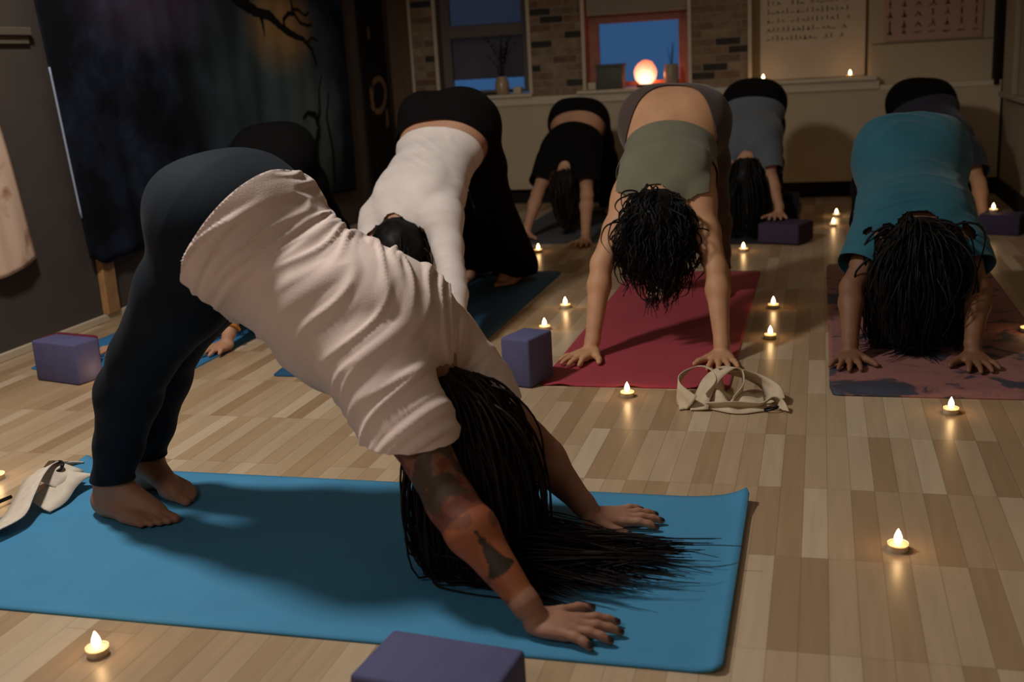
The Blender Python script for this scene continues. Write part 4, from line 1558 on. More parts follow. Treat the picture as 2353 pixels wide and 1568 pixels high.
def z_front(x, y, u, v):
    z = 0.0
    # lifted far right corner and right edge
    r = max(0.0, (u - 0.965) / 0.035)
    z += 0.010 * r * r
    c = max(0.0, 1 - math.hypot((1 - u) * 1.78 / 0.16, (1 - v) * 0.68 / 0.10))
    z += 0.020 * c * c
    # lifted far left corner
    c = max(0.0, 1 - math.hypot(u * 1.78 / 0.10, (1 - v) * 0.68 / 0.30))
    z += 0.035 * c ** 1.5
    return z


mat_thing('yoga_mat', 'bright blue mat under the front person, one corner curling up', -1.815, -0.140, 1.575, 2.288, M_MATBLUE, z_front, nx=110, ny=44, corner=0.018)
mat_thing('yoga_mat', 'blue mat along the tapestry wall, behind the purple block standing at far left', -2.69, -2.055, 3.155, 4.90, M_MATBLUE2, None, nx=24, ny=40)


def z_pink(x, y, u, v):
    e = max(0.0, 1 - (y - 3.105) / 0.05)
    return 0.007 * e * max(0.0, math.sin((x + 0.8) * 30)) ** 2


mat_thing('yoga_mat', 'raspberry pink mat under the person in the olive crop top', -0.815, -0.245, 3.105, 4.88, M_MATPINK, z_pink, nx=60, ny=60, corner=0.02)
mat_thing('yoga_mat', 'dark blue mat under the person in the white long-sleeved top', -1.735, -1.138, 3.14, 4.90, M_MATTEAL, None)
mat_thing('yoga_mat', 'slate grey mat under the small person in the black crop tee', -1.68, -1.06, 5.68, 7.12, M_MATGREY, None)
mat_thing('yoga_mat', 'black mat under the person in the grey-blue tee', -0.70, -0.105, 5.60, 7.10, M_MATBLACK, None)
mat_thing('yoga_mat', 'brown mat under the person in the navy tee near the back wall', 0.30, 0.90, 5.98, 7.15, M_MATBROWN, None)

# patterned mat
q = NT('pink_navy_blotch_print')
tc = q.n('ShaderNodeTexCoord')
nz = q.n('ShaderNodeTexNoise')
nz.inputs['Scale'].default_value = 7.5
nz.inputs['Detail'].default_value = 6
nz.inputs['Roughness'].default_value = 0.62
nz.inputs['Distortion'].default_value = 0.9
q.l(tc.outputs['Object'], nz.inputs['Vector'])
# a big navy blotch at the near left corner, paler towards the middle
def blob(cx, cy, r):
    vm = q.n('ShaderNodeVectorMath')
    vm.operation = 'DISTANCE'
    mp = q.n('ShaderNodeMapping')
    mp.inputs['Scale'].default_value = (1.0, 1.9, 0)
    q.l(tc.outputs['Object'], mp.inputs['Vector'])
    q.l(mp.outputs[0], vm.inputs[0])
    vm.inputs[1].default_value = (cx, cy * 1.9, 0)
    mr = q.n('ShaderNodeMapRange')
    mr.inputs['From Min'].default_value = 0.0
    mr.inputs['From Max'].default_value = r
    mr.inputs['To Min'].default_value = 0.34
    mr.inputs['To Max'].default_value = 0.0
    q.l(vm.outputs['Value'], mr.inputs['Value'])
    return mr.outputs[0]
sm = mathn(q, 'ADD', nz.outputs['Fac'], blob(0.13, 3.125, 0.20))
sm = mathn(q, 'ADD', sm, blob(0.60, 3.21, 0.12))
sm = mathn(q, 'ADD', sm, blob(0.02, 4.3, 0.26))
rp = q.ramp([(0.0, srgb(150, 100, 92)), (0.50, srgb(146, 98, 92)), (0.56, srgb(132, 86, 84)), (0.61, srgb(62, 56, 66)), (0.72, srgb(50, 56, 72)), (1.0, srgb(66, 74, 92))])
q.l(sm, rp.inputs['Fac'])
q.l(rp.outputs['Color'], q.b.inputs['Base Color'])
q.b.inputs['Roughness'].default_value = 0.7
mat_thing('yoga_mat', 'dusty pink mat with navy blotches under the teal-shirted person', 0.035, 0.685, 3.075, 5.03, q.m, None, corner=0.03)

# ================================================================== YOGA BLOCKS
M_PURPLE = plain('purple_block_foam', srgb(88, 86, 122), 0.8, 0.25, 0.06, 20, 0.3, 0.0, 300)
M_MAGENTA = plain('maroon_block_foam', srgb(110, 36, 56), 0.8, 0.25, 0.06, 20, 0.3, 0.0, 300)
M_DKBLOCK = plain('black_block_foam', srgb(28, 27, 30), 0.8, 0.25, 0.06, 20, 0.3, 0.0, 300)


def block(label, loc, size, rz, mat, z=0.0):
    b = MB()
    b.box((-size[0] / 2, -size[1] / 2, 0), (size[0] / 2, size[1] / 2, size[2]), 0.008, seg=3)
    o = b.build('yoga_block', mat, None, True, auto=40)
    o.location = (loc[0], loc[1], z)
    o.rotation_euler = (0, 0, rz)
    tag(o, label, 'yoga block', 'foam yoga blocks')
    return o


block('purple foam block on its edge beside the near end of the dark blue mat', (-0.858, 3.152), (0.102, 0.140, 0.152), -0.30, M_PURPLE)
block('purple foam block on edge at far left by the tapestry wall', (-2.442, 3.060), (0.210, 0.105, 0.140), -0.24, M_PURPLE)
block('purple foam block lying flat at the bottom edge in front of the bright blue mat', (-0.553, 1.415), (0.232, 0.145, 0.078), -0.115, M_PURPLE, 0.0)
block('purple foam block lying flat under the hand of the person in grey-blue', (-0.160, 5.655), (0.215, 0.190, 0.098), -0.38, plain('dimmed_purple_foam', srgb(64, 52, 76), 0.8, 0.25, 0.06, 20, 0.3), 0.006)  # purple foam darkened in colour for the dim back of the room
block('purple foam block with a lit tealight on it, by the right wall', (0.870, 5.84), (0.190, 0.140, 0.100), -0.35, plain('dimmed_purple_foam', srgb(70, 54, 84), 0.8, 0.25, 0.06, 20, 0.3))  # same darkened purple
block('maroon foam block just behind the purple one at far left', (-2.555, 3.232), (0.200, 0.080, 0.100), -0.22, M_MAGENTA, 0.006)
block('black foam block standing on end behind the raised hand block at back', (-0.145, 6.02), (0.085, 0.12, 0.20), -0.05, M_DKBLOCK, 0.0)
block('dark foam block under the far hand of the person in grey-blue', (-0.545, 5.80), (0.19, 0.16, 0.098), 0.15, M_DKBLOCK, 0.006)

# ================================================================== TEALIGHTS
M_CUP = plain('white_plastic_cup', srgb(232, 206, 180), 0.45, 0.5, 0.04, 60)
for _p, _v in (('Subsurface Weight', 0.8), ('Subsurface Scale', 0.9)):
    M_CUP.node_tree.nodes['Principled BSDF'].inputs[_p].default_value = _v
M_CUP.node_tree.nodes['Principled BSDF'].inputs['Subsurface Radius'].default_value = (0.020, 0.012, 0.007)
q = NT('lit_wax')
q.b.inputs['Base Color'].default_value = srgb(232, 208, 178)
q.b.inputs['Roughness'].default_value = 0.4
q.b.inputs['Subsurface Weight'].default_value = 0.6
q.b.inputs['Subsurface Radius'].default_value = (0.02, 0.009, 0.004)
q.b.inputs['Subsurface Scale'].default_value = 0.6
M_WAX = q.m
M_FLAME = emis('candle_flame', (1.0, 0.66, 0.30), 14.0)
M_WICK = plain('burnt_wick', (0.02, 0.015, 0.012), 0.9, 0.1, 0.2, 80)

CUPP = [(0.0, 0.0), (0.0180, 0.0), (0.0190, 0.0012), (0.0196, 0.0150), (0.0202, 0.0160), (0.0196, 0.0163), (0.0188, 0.0155), (0.0186, 0.0128), (0.0, 0.0125)]
WAXP = [(0.0, 0.0100), (0.0184, 0.0102), (0.0184, 0.0132), (0.0150, 0.0138), (0.0, 0.0128)]
FLMP = [(0.0, 0.0150), (0.0045, 0.0165), (0.0074, 0.0208), (0.0080, 0.0250), (0.0070, 0.0305), (0.0047, 0.0365), (0.0018, 0.0425), (0.0, 0.0455)]


def tealight_proto():
    root = empty('tealight')
    MB().lathe(CUPP, 28).build('cup', M_CUP, root, True, auto=50)
    MB().lathe(WAXP, 28).build('wax', M_WAX, root, True)
    MB().tube([(0, 0, 0.012), (0.0003, 0, 0.016), (0.0010, 0.0004, 0.0200)], 0.0008, 6).build('wick', M_WICK, root, True)
    MB().lathe(FLMP, 20).build('flame', M_FLAME, root, True)
    l = bpy.data.lights.new('flame_light', 'POINT')
    l.energy = 0.05
    l.color = (1.0, 0.55, 0.22)
    l.shadow_soft_size = 0.006
    lo = bpy.data.objects.new('flame_light', l)
    lo.location = (0, 0, 0.052)
    COL.objects.link(lo)
    lo.parent = root
    return root


TL = [((0.155, 2.082, 0), 'lit tealight alone on the bare floor, to the right of the bright blue mat'),
      ((-1.201, 1.461, 0), 'lit tealight in front of the long near edge of the bright blue mat'),
      ((0.340, 2.948, 0), 'lit tealight in front of the near edge of the pink and navy patterned mat'),
      ((-0.529, 3.020, 0), 'lit tealight at the near edge of the pink mat, left of the white strap'),
      ((-0.154, 3.712, 0), 'lit tealight between the pink and the patterned mat, nearer of the pair'),
      ((-0.162, 4.173, 0), 'lit tealight between the pink and the patterned mat, farther of the pair'),
      ((-0.965, 4.160, 0), 'lit tealight left of the pink mat, farther of the two by the purple block'),
      ((-0.964, 3.804, 0), 'lit tealight left of the pink mat, just behind the purple block'),
      ((-1.389, 5.432, 0), 'lit tealight just in front of the slate grey mat'),
      ((-0.352, 5.398, 0), 'lit tealight just in front of the black mat'),
      ((0.076, 6.146, 0), 'lit tealight left of the brown mat, nearer of the close pair at the back'),
      ((0.096, 6.497, 0), 'lit tealight left of the brown mat, farther of the close pair at the back'),
      ((0.834, 5.88, 0.100), 'lit tealight on the purple block by the right wall'),
      ((-0.258, 6.93, 0.005), 'lit tealight on the black mat, seen past the long dark hair'),
      ((-2.285, 3.037, 0), 'lit tealight right of the purple block at far left'),
      ((-2.016, 2.190, 0), 'lit tealight at the left picture edge, beyond the cream strap'),
      ((0.662, 3.82, 0.005), 'lit tealight at the right picture edge, on the patterned mat'),
      ((-0.350, 7.335, 0.745), 'lit tealight on the right-hand sill, left of the two under the chart'),
      ((0.176, 7.335, 0.745), 'lit tealight on the right-hand sill, right of the two under the chart')]
proto = tealight_proto()
pkids = list(proto.children)
for i, (p, lab) in enumerate(TL):
    if i == 0:
        o = proto
    else:
        o = proto.copy()
        COL.objects.link(o)
        for ch in pkids:
            c = ch.copy()
            COL.objects.link(c)
            c.parent = o
    o.location = p
    o.rotation_euler = (0, 0, rng.uniform(0, 6.28))
    tag(o, lab, 'candle', 'lit tealights on the floor and sill')
# a votive in clear glass behind the white-shirted person
vt = empty('votive_glass', (-1.668, 5.54, 0))
tag(vt, 'small glass votive behind the legs of the black flared trousers', 'candle holder')
MB().lathe([(0.0, 0.0), (0.026, 0.0), (0.030, 0.004), (0.034, 0.060), (0.0325, 0.060), (0.0285, 0.006), (0.0, 0.005)], 28).build('glass_cup', glass('votive_glass_clear', (0.9, 0.88, 0.84, 1), 0.05), vt, True, auto=50)
MB().lathe([(0.0, 0.006), (0.026, 0.006), (0.027, 0.020), (0.0, 0.021)], 24).build('wax', M_WAX, vt, True)

# ================================================================== CLOTH STRAPS
M_STRAP = plain('cream_cotton_webbing', srgb(206, 186, 156), 0.85, 0.2, 0.08, 40, 0.3, 0.1, 500)
M_STRAP2 = plain('off_white_cotton_webbing', srgb(222, 206, 186), 0.85, 0.2, 0.08, 40, 0.3, 0.1, 500)


def ribbon(mb, pts, wdir, w, sub=6):
    """a webbing band following pts; wdir gives the across direction per point"""
    P = [Vector(p) for p in pts]
    D = [Vector(d).normalized() for d in wdir]

    def cr(a, b, c, d, t):
        return 0.5 * ((2 * b) + (c - a) * t + (2 * a - 5 * b + 4 * c - d) * t * t + (3 * b - a - 3 * c + d) * t ** 3)
    rows = []
    n = len(P)
    for i in range(n - 1):
        for k in range(sub):
            t = k / sub
            q_ = lambda A: cr(A[max(i - 1, 0)], A[i], A[i + 1], A[min(i + 2, n - 1)], t)
            rows.append((q_(P), q_(D).normalized()))
    rows.append((P[-1], D[-1]))
    vs = []
    for p, d in rows:
        r = []
        for s_ in (-0.5, -0.17, 0.17, 0.5):
            v = p + d * (w * s_)
            v.z = max(v.z, 0.0035)
            r.append(mb.bm.verts.new(v))
        vs.append(r)
    for a, b in zip(vs[:-1], vs[1:]):
        for k in range(3):
            mb.bm.faces.new((a[k], a[k + 1], b[k + 1], b[k]))


st = empty('yoga_strap', (-0.24, 2.98, 0))
tag(st, 'crumpled cream cotton strap at the near right corner of the pink mat', 'yoga strap', 'cotton straps left on the floor')
mb = MB()
L = lambda x, y, z: (x + 0.24, y - 2.98, z)
ribbon(mb, [L(-0.338, 2.905, 0.006), L(-0.372, 2.95, 0.030), L(-0.375, 3.02, 0.060), L(-0.335, 3.07, 0.080), L(-0.285, 3.06, 0.072), L(-0.262, 3.00, 0.040), L(-0.285, 2.94, 0.010)],
       [(0.5, -0.2, 0.9), (0.2, -0.5, 0.9), (0.1, -0.9, 0.5), (0.0, -1, 0.25), (-0.2, -0.9, 0.4), (-0.2, -0.7, 0.7), (-0.2, -0.5, 0.8)], 0.092)
ribbon(mb, [L(-0.310, 2.90, 0.005), L(-0.305, 2.93, 0.030), L(-0.282, 2.985, 0.070), L(-0.240, 3.04, 0.088), L(-0.205, 3.05, 0.070), L(-0.200, 3.00, 0.035), L(-0.225, 2.95, 0.010)],
       [(1, 0, 0.1), (0.9, -0.2, 0.2), (0.9, -0.4, 0.0), (0.7, -0.7, 0.1), (0.2, -0.9, 0.4), (0.1, -0.6, 0.8), (0.2, -0.3, 0.9)], 0.050)
ribbon(mb, [L(-0.300, 2.925, 0.010), L(-0.250, 2.905, 0.016), L(-0.200, 2.915, 0.012), L(-0.150, 2.93, 0.010), L(-0.120, 2.955, 0.026), L(-0.098, 2.945, 0.022), L(-0.085, 2.915, 0.005)],
       [(0.2, -0.7, 0.6), (0.1, -0.6, 0.8), (0.1, -0.5, 0.9), (0.3, -0.6, 0.7), (0.3, -0.8, 0.5), (0.5, -0.7, 0.3), (0.7, -0.7, 0.1)], 0.042)
ribbon(mb, [L(-0.250, 3.03, 0.085), L(-0.205, 3.075, 0.060), L(-0.155, 3.075, 0.040), L(-0.118, 3.03, 0.025), L(-0.110, 2.975, 0.010)],
       [(0.4, 0.3, -0.2), (0.4, -0.7, 0.5), (0.3, -0.7, 0.7), (0.6, -0.4, 0.6), (0.8, -0.1, 0.4)], 0.058)
V, F = [], []
for j in range(25):
    for i in range(37):
        u, v = i / 36, j / 24
        e = min(1.0, 4.0 * min(u, 1 - u)) * min(1.0, 4.0 * min(v, 1 - v))
        x, y = -0.365 + 0.235 * u - 0.02 * v, 2.90 + 0.165 * v + 0.02 * math.sin(u * 7)
        fo = 0.55 + 0.45 * math.sin(u * 15 + 3 * v + 1.5 * mnoise.noise(Vector((u * 3, v * 3, 1)))) + 0.4 * mnoise.noise(Vector((u * 6, v * 5, 7)))
        V.append(L(x, y, 0.004 + e * 0.052 * max(0.05, fo) * (1.15 - 0.75 * u)))
for j in range(24):
    for i in range(36):
        a = j * 37 + i
        F.append((a, a + 1, a + 38, a + 37))
o = add_obj('folded_pile', mesh_np('folded_pile', V, F), M_STRAP, st)
solidify(o, 0.003, 0.0)
o = mb.build('webbing', M_STRAP, st, True)
solidify(o, 0.003, 0.0)
mb = MB()
ringp = [L(-0.118 + 0.018 * math.cos(a), 2.915 + 0.011 * math.sin(a), 0.010 + 0.005 * math.cos(a)) for a in np.linspace(0, 2 * math.pi, 20)]
mb.tube(ringp, 0.0030, 6).build('buckle', plain('dark_metal_ring', srgb(40, 38, 36), 0.35, 0.6, 0.1, 30, metallic=0.7), st, True)

st = empty('yoga_strap', (-1.80, 2.06, 0.008))
tag(st, 'off-white folded strap with dark buckle across the left end of the bright blue mat', 'yoga strap', 'cotton straps left on the floor')
mb = MB()
L = lambda x, y, z: (x + 1.80, y - 2.06, z)
ribbon(mb, [L(-1.755, 1.83, 0.012), L(-1.745, 1.90, 0.016), L(-1.765, 1.97, 0.028), L(-1.785, 2.04, 0.052), L(-1.812, 2.11, 0.055), L(-1.822, 2.165, 0.040)],
       [(0.9, 0.3, 0.3), (0.9, 0.3, 0.3), (0.8, 0.3, 0.5), (0.8, 0.2, 0.5), (0.8, 0.3, 0.4), (0.8, 0.3, 0.3)], 0.085)
ribbon(mb, [L(-1.735, 2.00, 0.010), L(-1.730, 2.05, 0.022), L(-1.742, 2.10, 0.034), L(-1.740, 2.14, 0.038), L(-1.730, 2.17, 0.028)],
       [(0.8, -0.2, -0.3), (0.8, 0.0, -0.4), (0.8, 0.2, -0.4), (0.8, 0.3, -0.3), (0.8, 0.3, -0.2)], 0.065)
ribbon(mb, [L(-1.845, 2.13, 0.020), L(-1.850, 2.17, 0.034), L(-1.835, 2.215, 0.030), L(-1.815, 2.245, 0.020)],
       [(0.8, 0.2, 0.3), (0.8, 0.2, 0.1), (0.8, 0.3, 0.2), (0.8, 0.3, 0.2)], 0.040)
ribbon(mb, [L(-1.755, 2.06, 0.042), L(-1.762, 2.12, 0.050), L(-1.770, 2.17, 0.045)],
       [(0.7, 0.3, -0.6), (0.7, 0.3, -0.5), (0.7, 0.3, -0.4)], 0.06)
o = mb.build('webbing', M_STRAP2, st, True)
solidify(o, 0.003, 0.0)
mb = MB()
ringp = [L(-1.778 + 0.016 * math.cos(a), 2.125 + 0.016 * math.sin(a), 0.060 + 0.008 * math.sin(a)) for a in np.linspace(0, 2 * math.pi, 20)]
mb.tube(ringp, 0.004, 6).build('buckle', plain('dark_metal_ring', srgb(40, 38, 36), 0.35, 0.6, 0.1, 30, metallic=0.7), st, True)
mb = MB()
mb.box(L(-1.875, 2.16, 0.008), L(-1.855, 2.24, 0.032), 0.004, rz=0.4)
mb.build('fastener', plain('brown_leather_tab', srgb(86, 62, 40), 0.7, 0.3, 0.1, 30), st)
mb = MB()
mb.tube([L(-1.862, 1.985, 0.006), L(-1.868, 2.02, 0.008), L(-1.862, 2.055, 0.007)], 0.005, 8).build('clip', plain('black_plastic', srgb(20, 18, 18), 0.4, 0.5, 0.1, 30), st, True)

# ================================================================== LEFT WALL HANGINGS
def hanging(name, x, outline, nu, nv, fold, seed, mat, thick=0.003):
    """cloth on the left wall: outline(u) -> (y_top, z_top, y_bottom, z_bottom); fold depth off the wall"""
    V, F = [], []
    for j in range(nv + 1):
        v = j / nv
        for i in range(nu + 1):
            u = i / nu
            yt, zt, yb, zb = outline(u)
            y = yt + (yb - yt) * v
            z = zt + (zb - zt) * v
            n = mnoise.noise(Vector((u * 9 + seed, v * 1.2, seed))) + 0.5 * mnoise.noise(Vector((u * 22 + seed, v * 2.0, 3 + seed)))
            V.append((x + fold * (0.55 + 0.45 * n) * (0.35 + 0.65 * v), y, z))
    n = nu + 1
    for j in range(nv):
        for i in range(nu):
            a = j * n + i
            F.append((a, a + n, a + n + 1, a + 1))
    return V, F


q = NT('night_forest_print')
tc = q.n('ShaderNodeTexCoord')
sx = q.n('ShaderNodeSeparateXYZ')
q.l(tc.outputs['Object'], sx.inputs[0])


def glow_at(y, z, ry, rz):
    mp = q.n('ShaderNodeMapping')
    mp.inputs['Location'].default_value = (0, -y / ry, -z / rz)
    mp.inputs['Scale'].default_value = (0, 1 / ry, 1 / rz)
    q.l(tc.outputs['Object'], mp.inputs['Vector'])
    vm = q.n('ShaderNodeVectorMath')
    vm.operation = 'LENGTH'
    q.l(mp.outputs[0], vm.inputs[0])
    mr = q.n('ShaderNodeMapRange')
    mr.interpolation_type = 'SMOOTHSTEP'
    mr.inputs['From Min'].default_value = 0.15
    mr.inputs['From Max'].default_value = 1.0
    mr.inputs['To Min'].default_value = 1.0
    mr.inputs['To Max'].default_value = 0.0
    q.l(vm.outputs['Value'], mr.inputs['Value'])
    return mr.outputs[0]


nz = q.n('ShaderNodeTexNoise')
nz.inputs['Scale'].default_value = 3.4
nz.inputs['Detail'].default_value = 7
nz.inputs['Roughness'].default_value = 0.6
q.l(tc.outputs['Object'], nz.inputs['Vector'])
r0 = q.ramp([(0.0, srgb(16, 16, 19)), (0.44, srgb(24, 25, 30)), (0.58, srgb(36, 42, 58)), (0.8, srgb(62, 72, 88))])
q.l(nz.outputs['Fac'], r0.inputs['Fac'])
cur = r0.outputs['Color']
for (y, z, ry, rz, c, amt) in ((4.50, 1.30, 0.75, 0.30, srgb(92, 78, 100), 0.6), (5.55, 0.85, 1.1, 0.75, srgb(78, 96, 98), 0.95), (5.72, 1.22, 0.50, 0.32, srgb(176, 136, 84), 0.95), (6.0, 0.62, 0.45, 0.5, srgb(100, 114, 112), 0.8)):
    g_ = mathn(q, 'MULTIPLY', glow_at(y, z, ry, rz), mathn(q, 'MULTIPLY', mathn(q, 'ADD', nz.outputs['Fac'], 0.35), amt))
    m_ = q.n('ShaderNodeMix', data_type='RGBA')
    q.l(g_, m_.inputs[0])
    q.l(cur, m_.inputs[6])
    m_.inputs[7].default_value = c
    cur = m_.outputs[2]
q.l(cur, q.b.inputs['Base Color'])
q.b.inputs['Roughness'].default_value = 0.9
q.b.inputs['Specular IOR Level'].default_value = 0.06
M_TAP = q.m
M_INK = plain('dark_print_ink', srgb(16, 16, 17), 0.8, 0.15, 0.1, 20)


def tap_out(u):
    # the cloth hangs from the wall; its left edge drapes in a curve
    yt = 3.60 + 3.02 * u
    yb = 3.79 + 2.72 * u
    zb = 0.235 + 0.03 * math.sin(u * 9) - 0.03 * u + 0.05 * math.exp(-(u / 0.02) ** 2)
    return yt, 2.25, yb, zb


tp = empty('tapestry', (XL, 3.6, 0))
tag(tp, 'dark tapestry printed with a moonlit night forest hanging on the left wall', 'tapestry')
V, F = hanging('tapestry', XL + 0.012, tap_out, 150, 60, 0.055, 2.0, M_TAP)
o = add_obj('printed_cloth', mesh_np('printed_cloth', V, F), M_TAP)
solidify(o, 0.003, 0.0)
put(o, tp)
TV = np.array(V).reshape(61, 151, 3)


hem_pts = [tuple(Vector(TV[j, 0]) + Vector((0.004, -0.002, 0))) for j in range(61) if 0.42 < TV[j, 0, 2] < 1.05]
hm = put(MB().tube(hem_pts, 0.0045, 8).build('hem_highlight', plain('hem_highlight_tint', srgb(150, 158, 176), 0.8, 0.2, 0.1, 30), None, True), tp)  # highlight of the lit hem, added as a pale strip
hm['label'] = 'light on the left hem, put in as a pale strip'


def tap_x(y, z):
    d = (TV[:, :, 1] - y) ** 2 + (TV[:, :, 2] - z) ** 2
    return float(TV.reshape(-1, 3)[d.argmin()][0]) + 0.004


def branch(mb, pts, w0, w1):
    """flat dark shapes printed on the cloth"""
    fine = []
    for (a, b_) in zip(pts[:-1], pts[1:]):
        for k in range(5):
            t = k / 5
            fine.append((a[0] + (b_[0] - a[0]) * t, a[1] + (b_[1] - a[1]) * t))
    fine.append(pts[-1])
    rows = []
    n = len(fine)
    for i, (y, z) in enumerate(fine):
        p, nx_ = fine[max(i - 1, 0)], fine[min(i + 1, n - 1)]
        dy, dz = nx_[0] - p[0], nx_[1] - p[1]
        l = math.hypot(dy, dz) + 1e-9
        w = (w0 + (w1 - w0) * i / (n - 1)) * (1 + 0.35 * mnoise.noise(Vector((y * 30, z * 30, 0))))
        x = tap_x(y, z)
        rows.append((mb.bm.verts.new((x, y - dz / l * w, z + dy / l * w)), mb.bm.verts.new((x, y + dz / l * w, z - dy / l * w))))
    for a, b_ in zip(rows[:-1], rows[1:]):
        mb.bm.faces.new((a[0], a[1], b_[1], b_[0]))


mb = MB()
branch(mb, [(5.10, 1.42), (5.30, 1.33), (5.48, 1.285), (5.58, 1.27), (5.68, 1.225), (5.78, 1.185), (5.86, 1.165), (5.97, 1.15), (6.08, 1.09), (6.13, 1.0)], 0.035, 0.010)
branch(mb, [(5.75, 1.20), (5.74, 1.25), (5.80, 1.285), (5.88, 1.285), (5.95, 1.24), (6.05, 1.225), (6.12, 1.23)], 0.013, 0.008)
branch(mb, [(5.85, 1.285), (5.86, 1.33), (5.84, 1.40)], 0.012, 0.010)
branch(mb, [(5.86, 1.31), (5.95, 1.31), (6.03, 1.28), (6.10, 1.30)], 0.010, 0.006)
branch(mb, [(5.50, 1.28), (5.52, 1.22), (5.52, 1.16)], 0.020, 0.004)
branch(mb, [(5.98, 0.18), (5.97, 0.40), (5.99, 0.55), (6.06, 0.64), (6.02, 0.72), (5.92, 0.74), (5.84, 0.71)], 0.040, 0.008)
branch(mb, [(5.62, 0.30), (5.64, 0.46), (5.58, 0.58), (5.50, 0.62)], 0.020, 0.005)
branch(mb, [(6.20, 0.28), (6.22, 0.50), (6.18, 0.70), (6.24, 0.84)], 0.020, 0.006)
branch(mb, [(6.02, 1.13), (6.10, 1.16), (6.18, 1.14)], 0.010, 0.004)
branch(mb, [(5.97, 0.42), (5.86, 0.50), (5.80, 0.58), (5.70, 0.60)], 0.022, 0.006)
branch(mb, [(6.03, 0.66), (6.10, 0.74), (6.12, 0.86), (6.18, 0.95)], 0.016, 0.005)
o = put(mb.build('printed_branches', M_INK, None), tp)
o['label'] = 'black bare branches printed across the moonlit patch'
for k in range(9):
    y = 3.75 + k * 0.35
    put(MB().box((XL + 0.005, y, 2.235), (XL + 0.03, y + 0.02, 2.262), 0.003).build('hanging_clip', plain('black_plastic', srgb(20, 18, 18), 0.4, 0.5, 0.1, 30), None), tp)

bn = empty('wall_banner', (XL, 6.9, 0))
tag(bn, 'narrow black banner with a tan ring motif on the left wall near the corner', 'banner')
V, F = hanging('banner', XL + 0.006, lambda u: (6.84 + 0.44 * u, 2.2, 6.84 + 0.42 * u, 0.16), 40, 40, 0.03, 7.0, M_INK)
o = add_obj('dark_cloth', mesh_np('dark_cloth', V, F), plain('black_banner_cloth', srgb(22, 20, 19), 0.85, 0.15, 0.15, 9))
solidify(o, 0.003, 0.0)
put(o, bn)
BV = np.array(V)
mb = MB()
rows = []
for k in range(33):
    a = 2 * math.pi * k / 32
    r1, r2 = 1.0, 0.68
    rr = []
    for r in (r1, r2):
        y, z = 7.06 + 0.155 * r * math.sin(a), 0.79 + 0.125 * r * math.cos(a) + 0.02 * math.sin(a)
        x = float(BV[((BV[:, 1] - y) ** 2 + (BV[:, 2] - z) ** 2).argmin()][0]) + 0.005
        rr.append(mb.bm.verts.new((x, y, z)))
    rows.append(rr)
for a, c in zip(rows[:-1], rows[1:]):
    mb.bm.faces.new((a[0], a[1], c[1], c[0]))
put(mb.build('ring_motif', plain('tan_print', srgb(120, 92, 70), 0.8, 0.2, 0.15, 20), None), bn)
for y, z, w, h_ in ((7.18, 0.63, 0.030, 0.07), (6.98, 1.19, 0.02, 0.05)):
    x = float(BV[((BV[:, 1] - y) ** 2 + (BV[:, 2] - z) ** 2).argmin()][0]) + 0.005
    mb = MB()
    mb.poly([(x, y - w, z - h_), (x, y + w, z - h_ * 0.6), (x, y + w * 0.6, z + h_), (x, y - w * 0.5, z + h_ * 0.7)])
    put(mb.build('leaf_motif', plain('tan_print', srgb(120, 92, 70), 0.8, 0.2, 0.15, 20), None), bn)

# pale printed cloth at the left picture edge
wc = empty('wall_cloth', (XL, 3.2, 0))
tag(wc, 'pale cloth with faint brown print hanging on the left wall at the picture edge', 'wall hanging')
q = NT('pale_brown_print')
tc = q.n('ShaderNodeTexCoord')
nz = q.n('ShaderNodeTexNoise')
nz.inputs['Scale'].default_value = 6
nz.inputs['Detail'].default_value = 3
q.l(tc.outputs['Object'], nz.inputs['Vector'])
rp = q.ramp([(0.0, srgb(222, 190, 166)), (0.56, srgb(214, 180, 154)), (0.66, srgb(160, 112, 78))])
q.l(nz.outputs['Fac'], rp.inputs['Fac'])
q.l(rp.outputs['Color'], q.b.inputs['Base Color'])
q.b.inputs['Roughness'].default_value = 0.85


def wc_out(u):
    # right edge swings outwards towards the hem, hem rounded at the corner
    yt, yb = 2.2 + 1.17 * u, 2.1 + 1.375 * u
    zb = 0.300 + 0.045 * max(0.0, (u - 0.80) / 0.20) ** 2
    return yt, 1.05, yb, zb


V, F = hanging('cloth', XL + 0.012, wc_out, 60, 40, 0.05, 11.0, q.m)
V = [(x, y + (0.018 * math.sin(3.1416 * (1.05 - z) / 0.75) if y > 3.0 else 0), z) for x, y, z in V]
o = add_obj('printed_cloth', mesh_np('pale_cloth', V, F), q.m)
solidify(o, 0.003, 0.0)
put(o, wc)

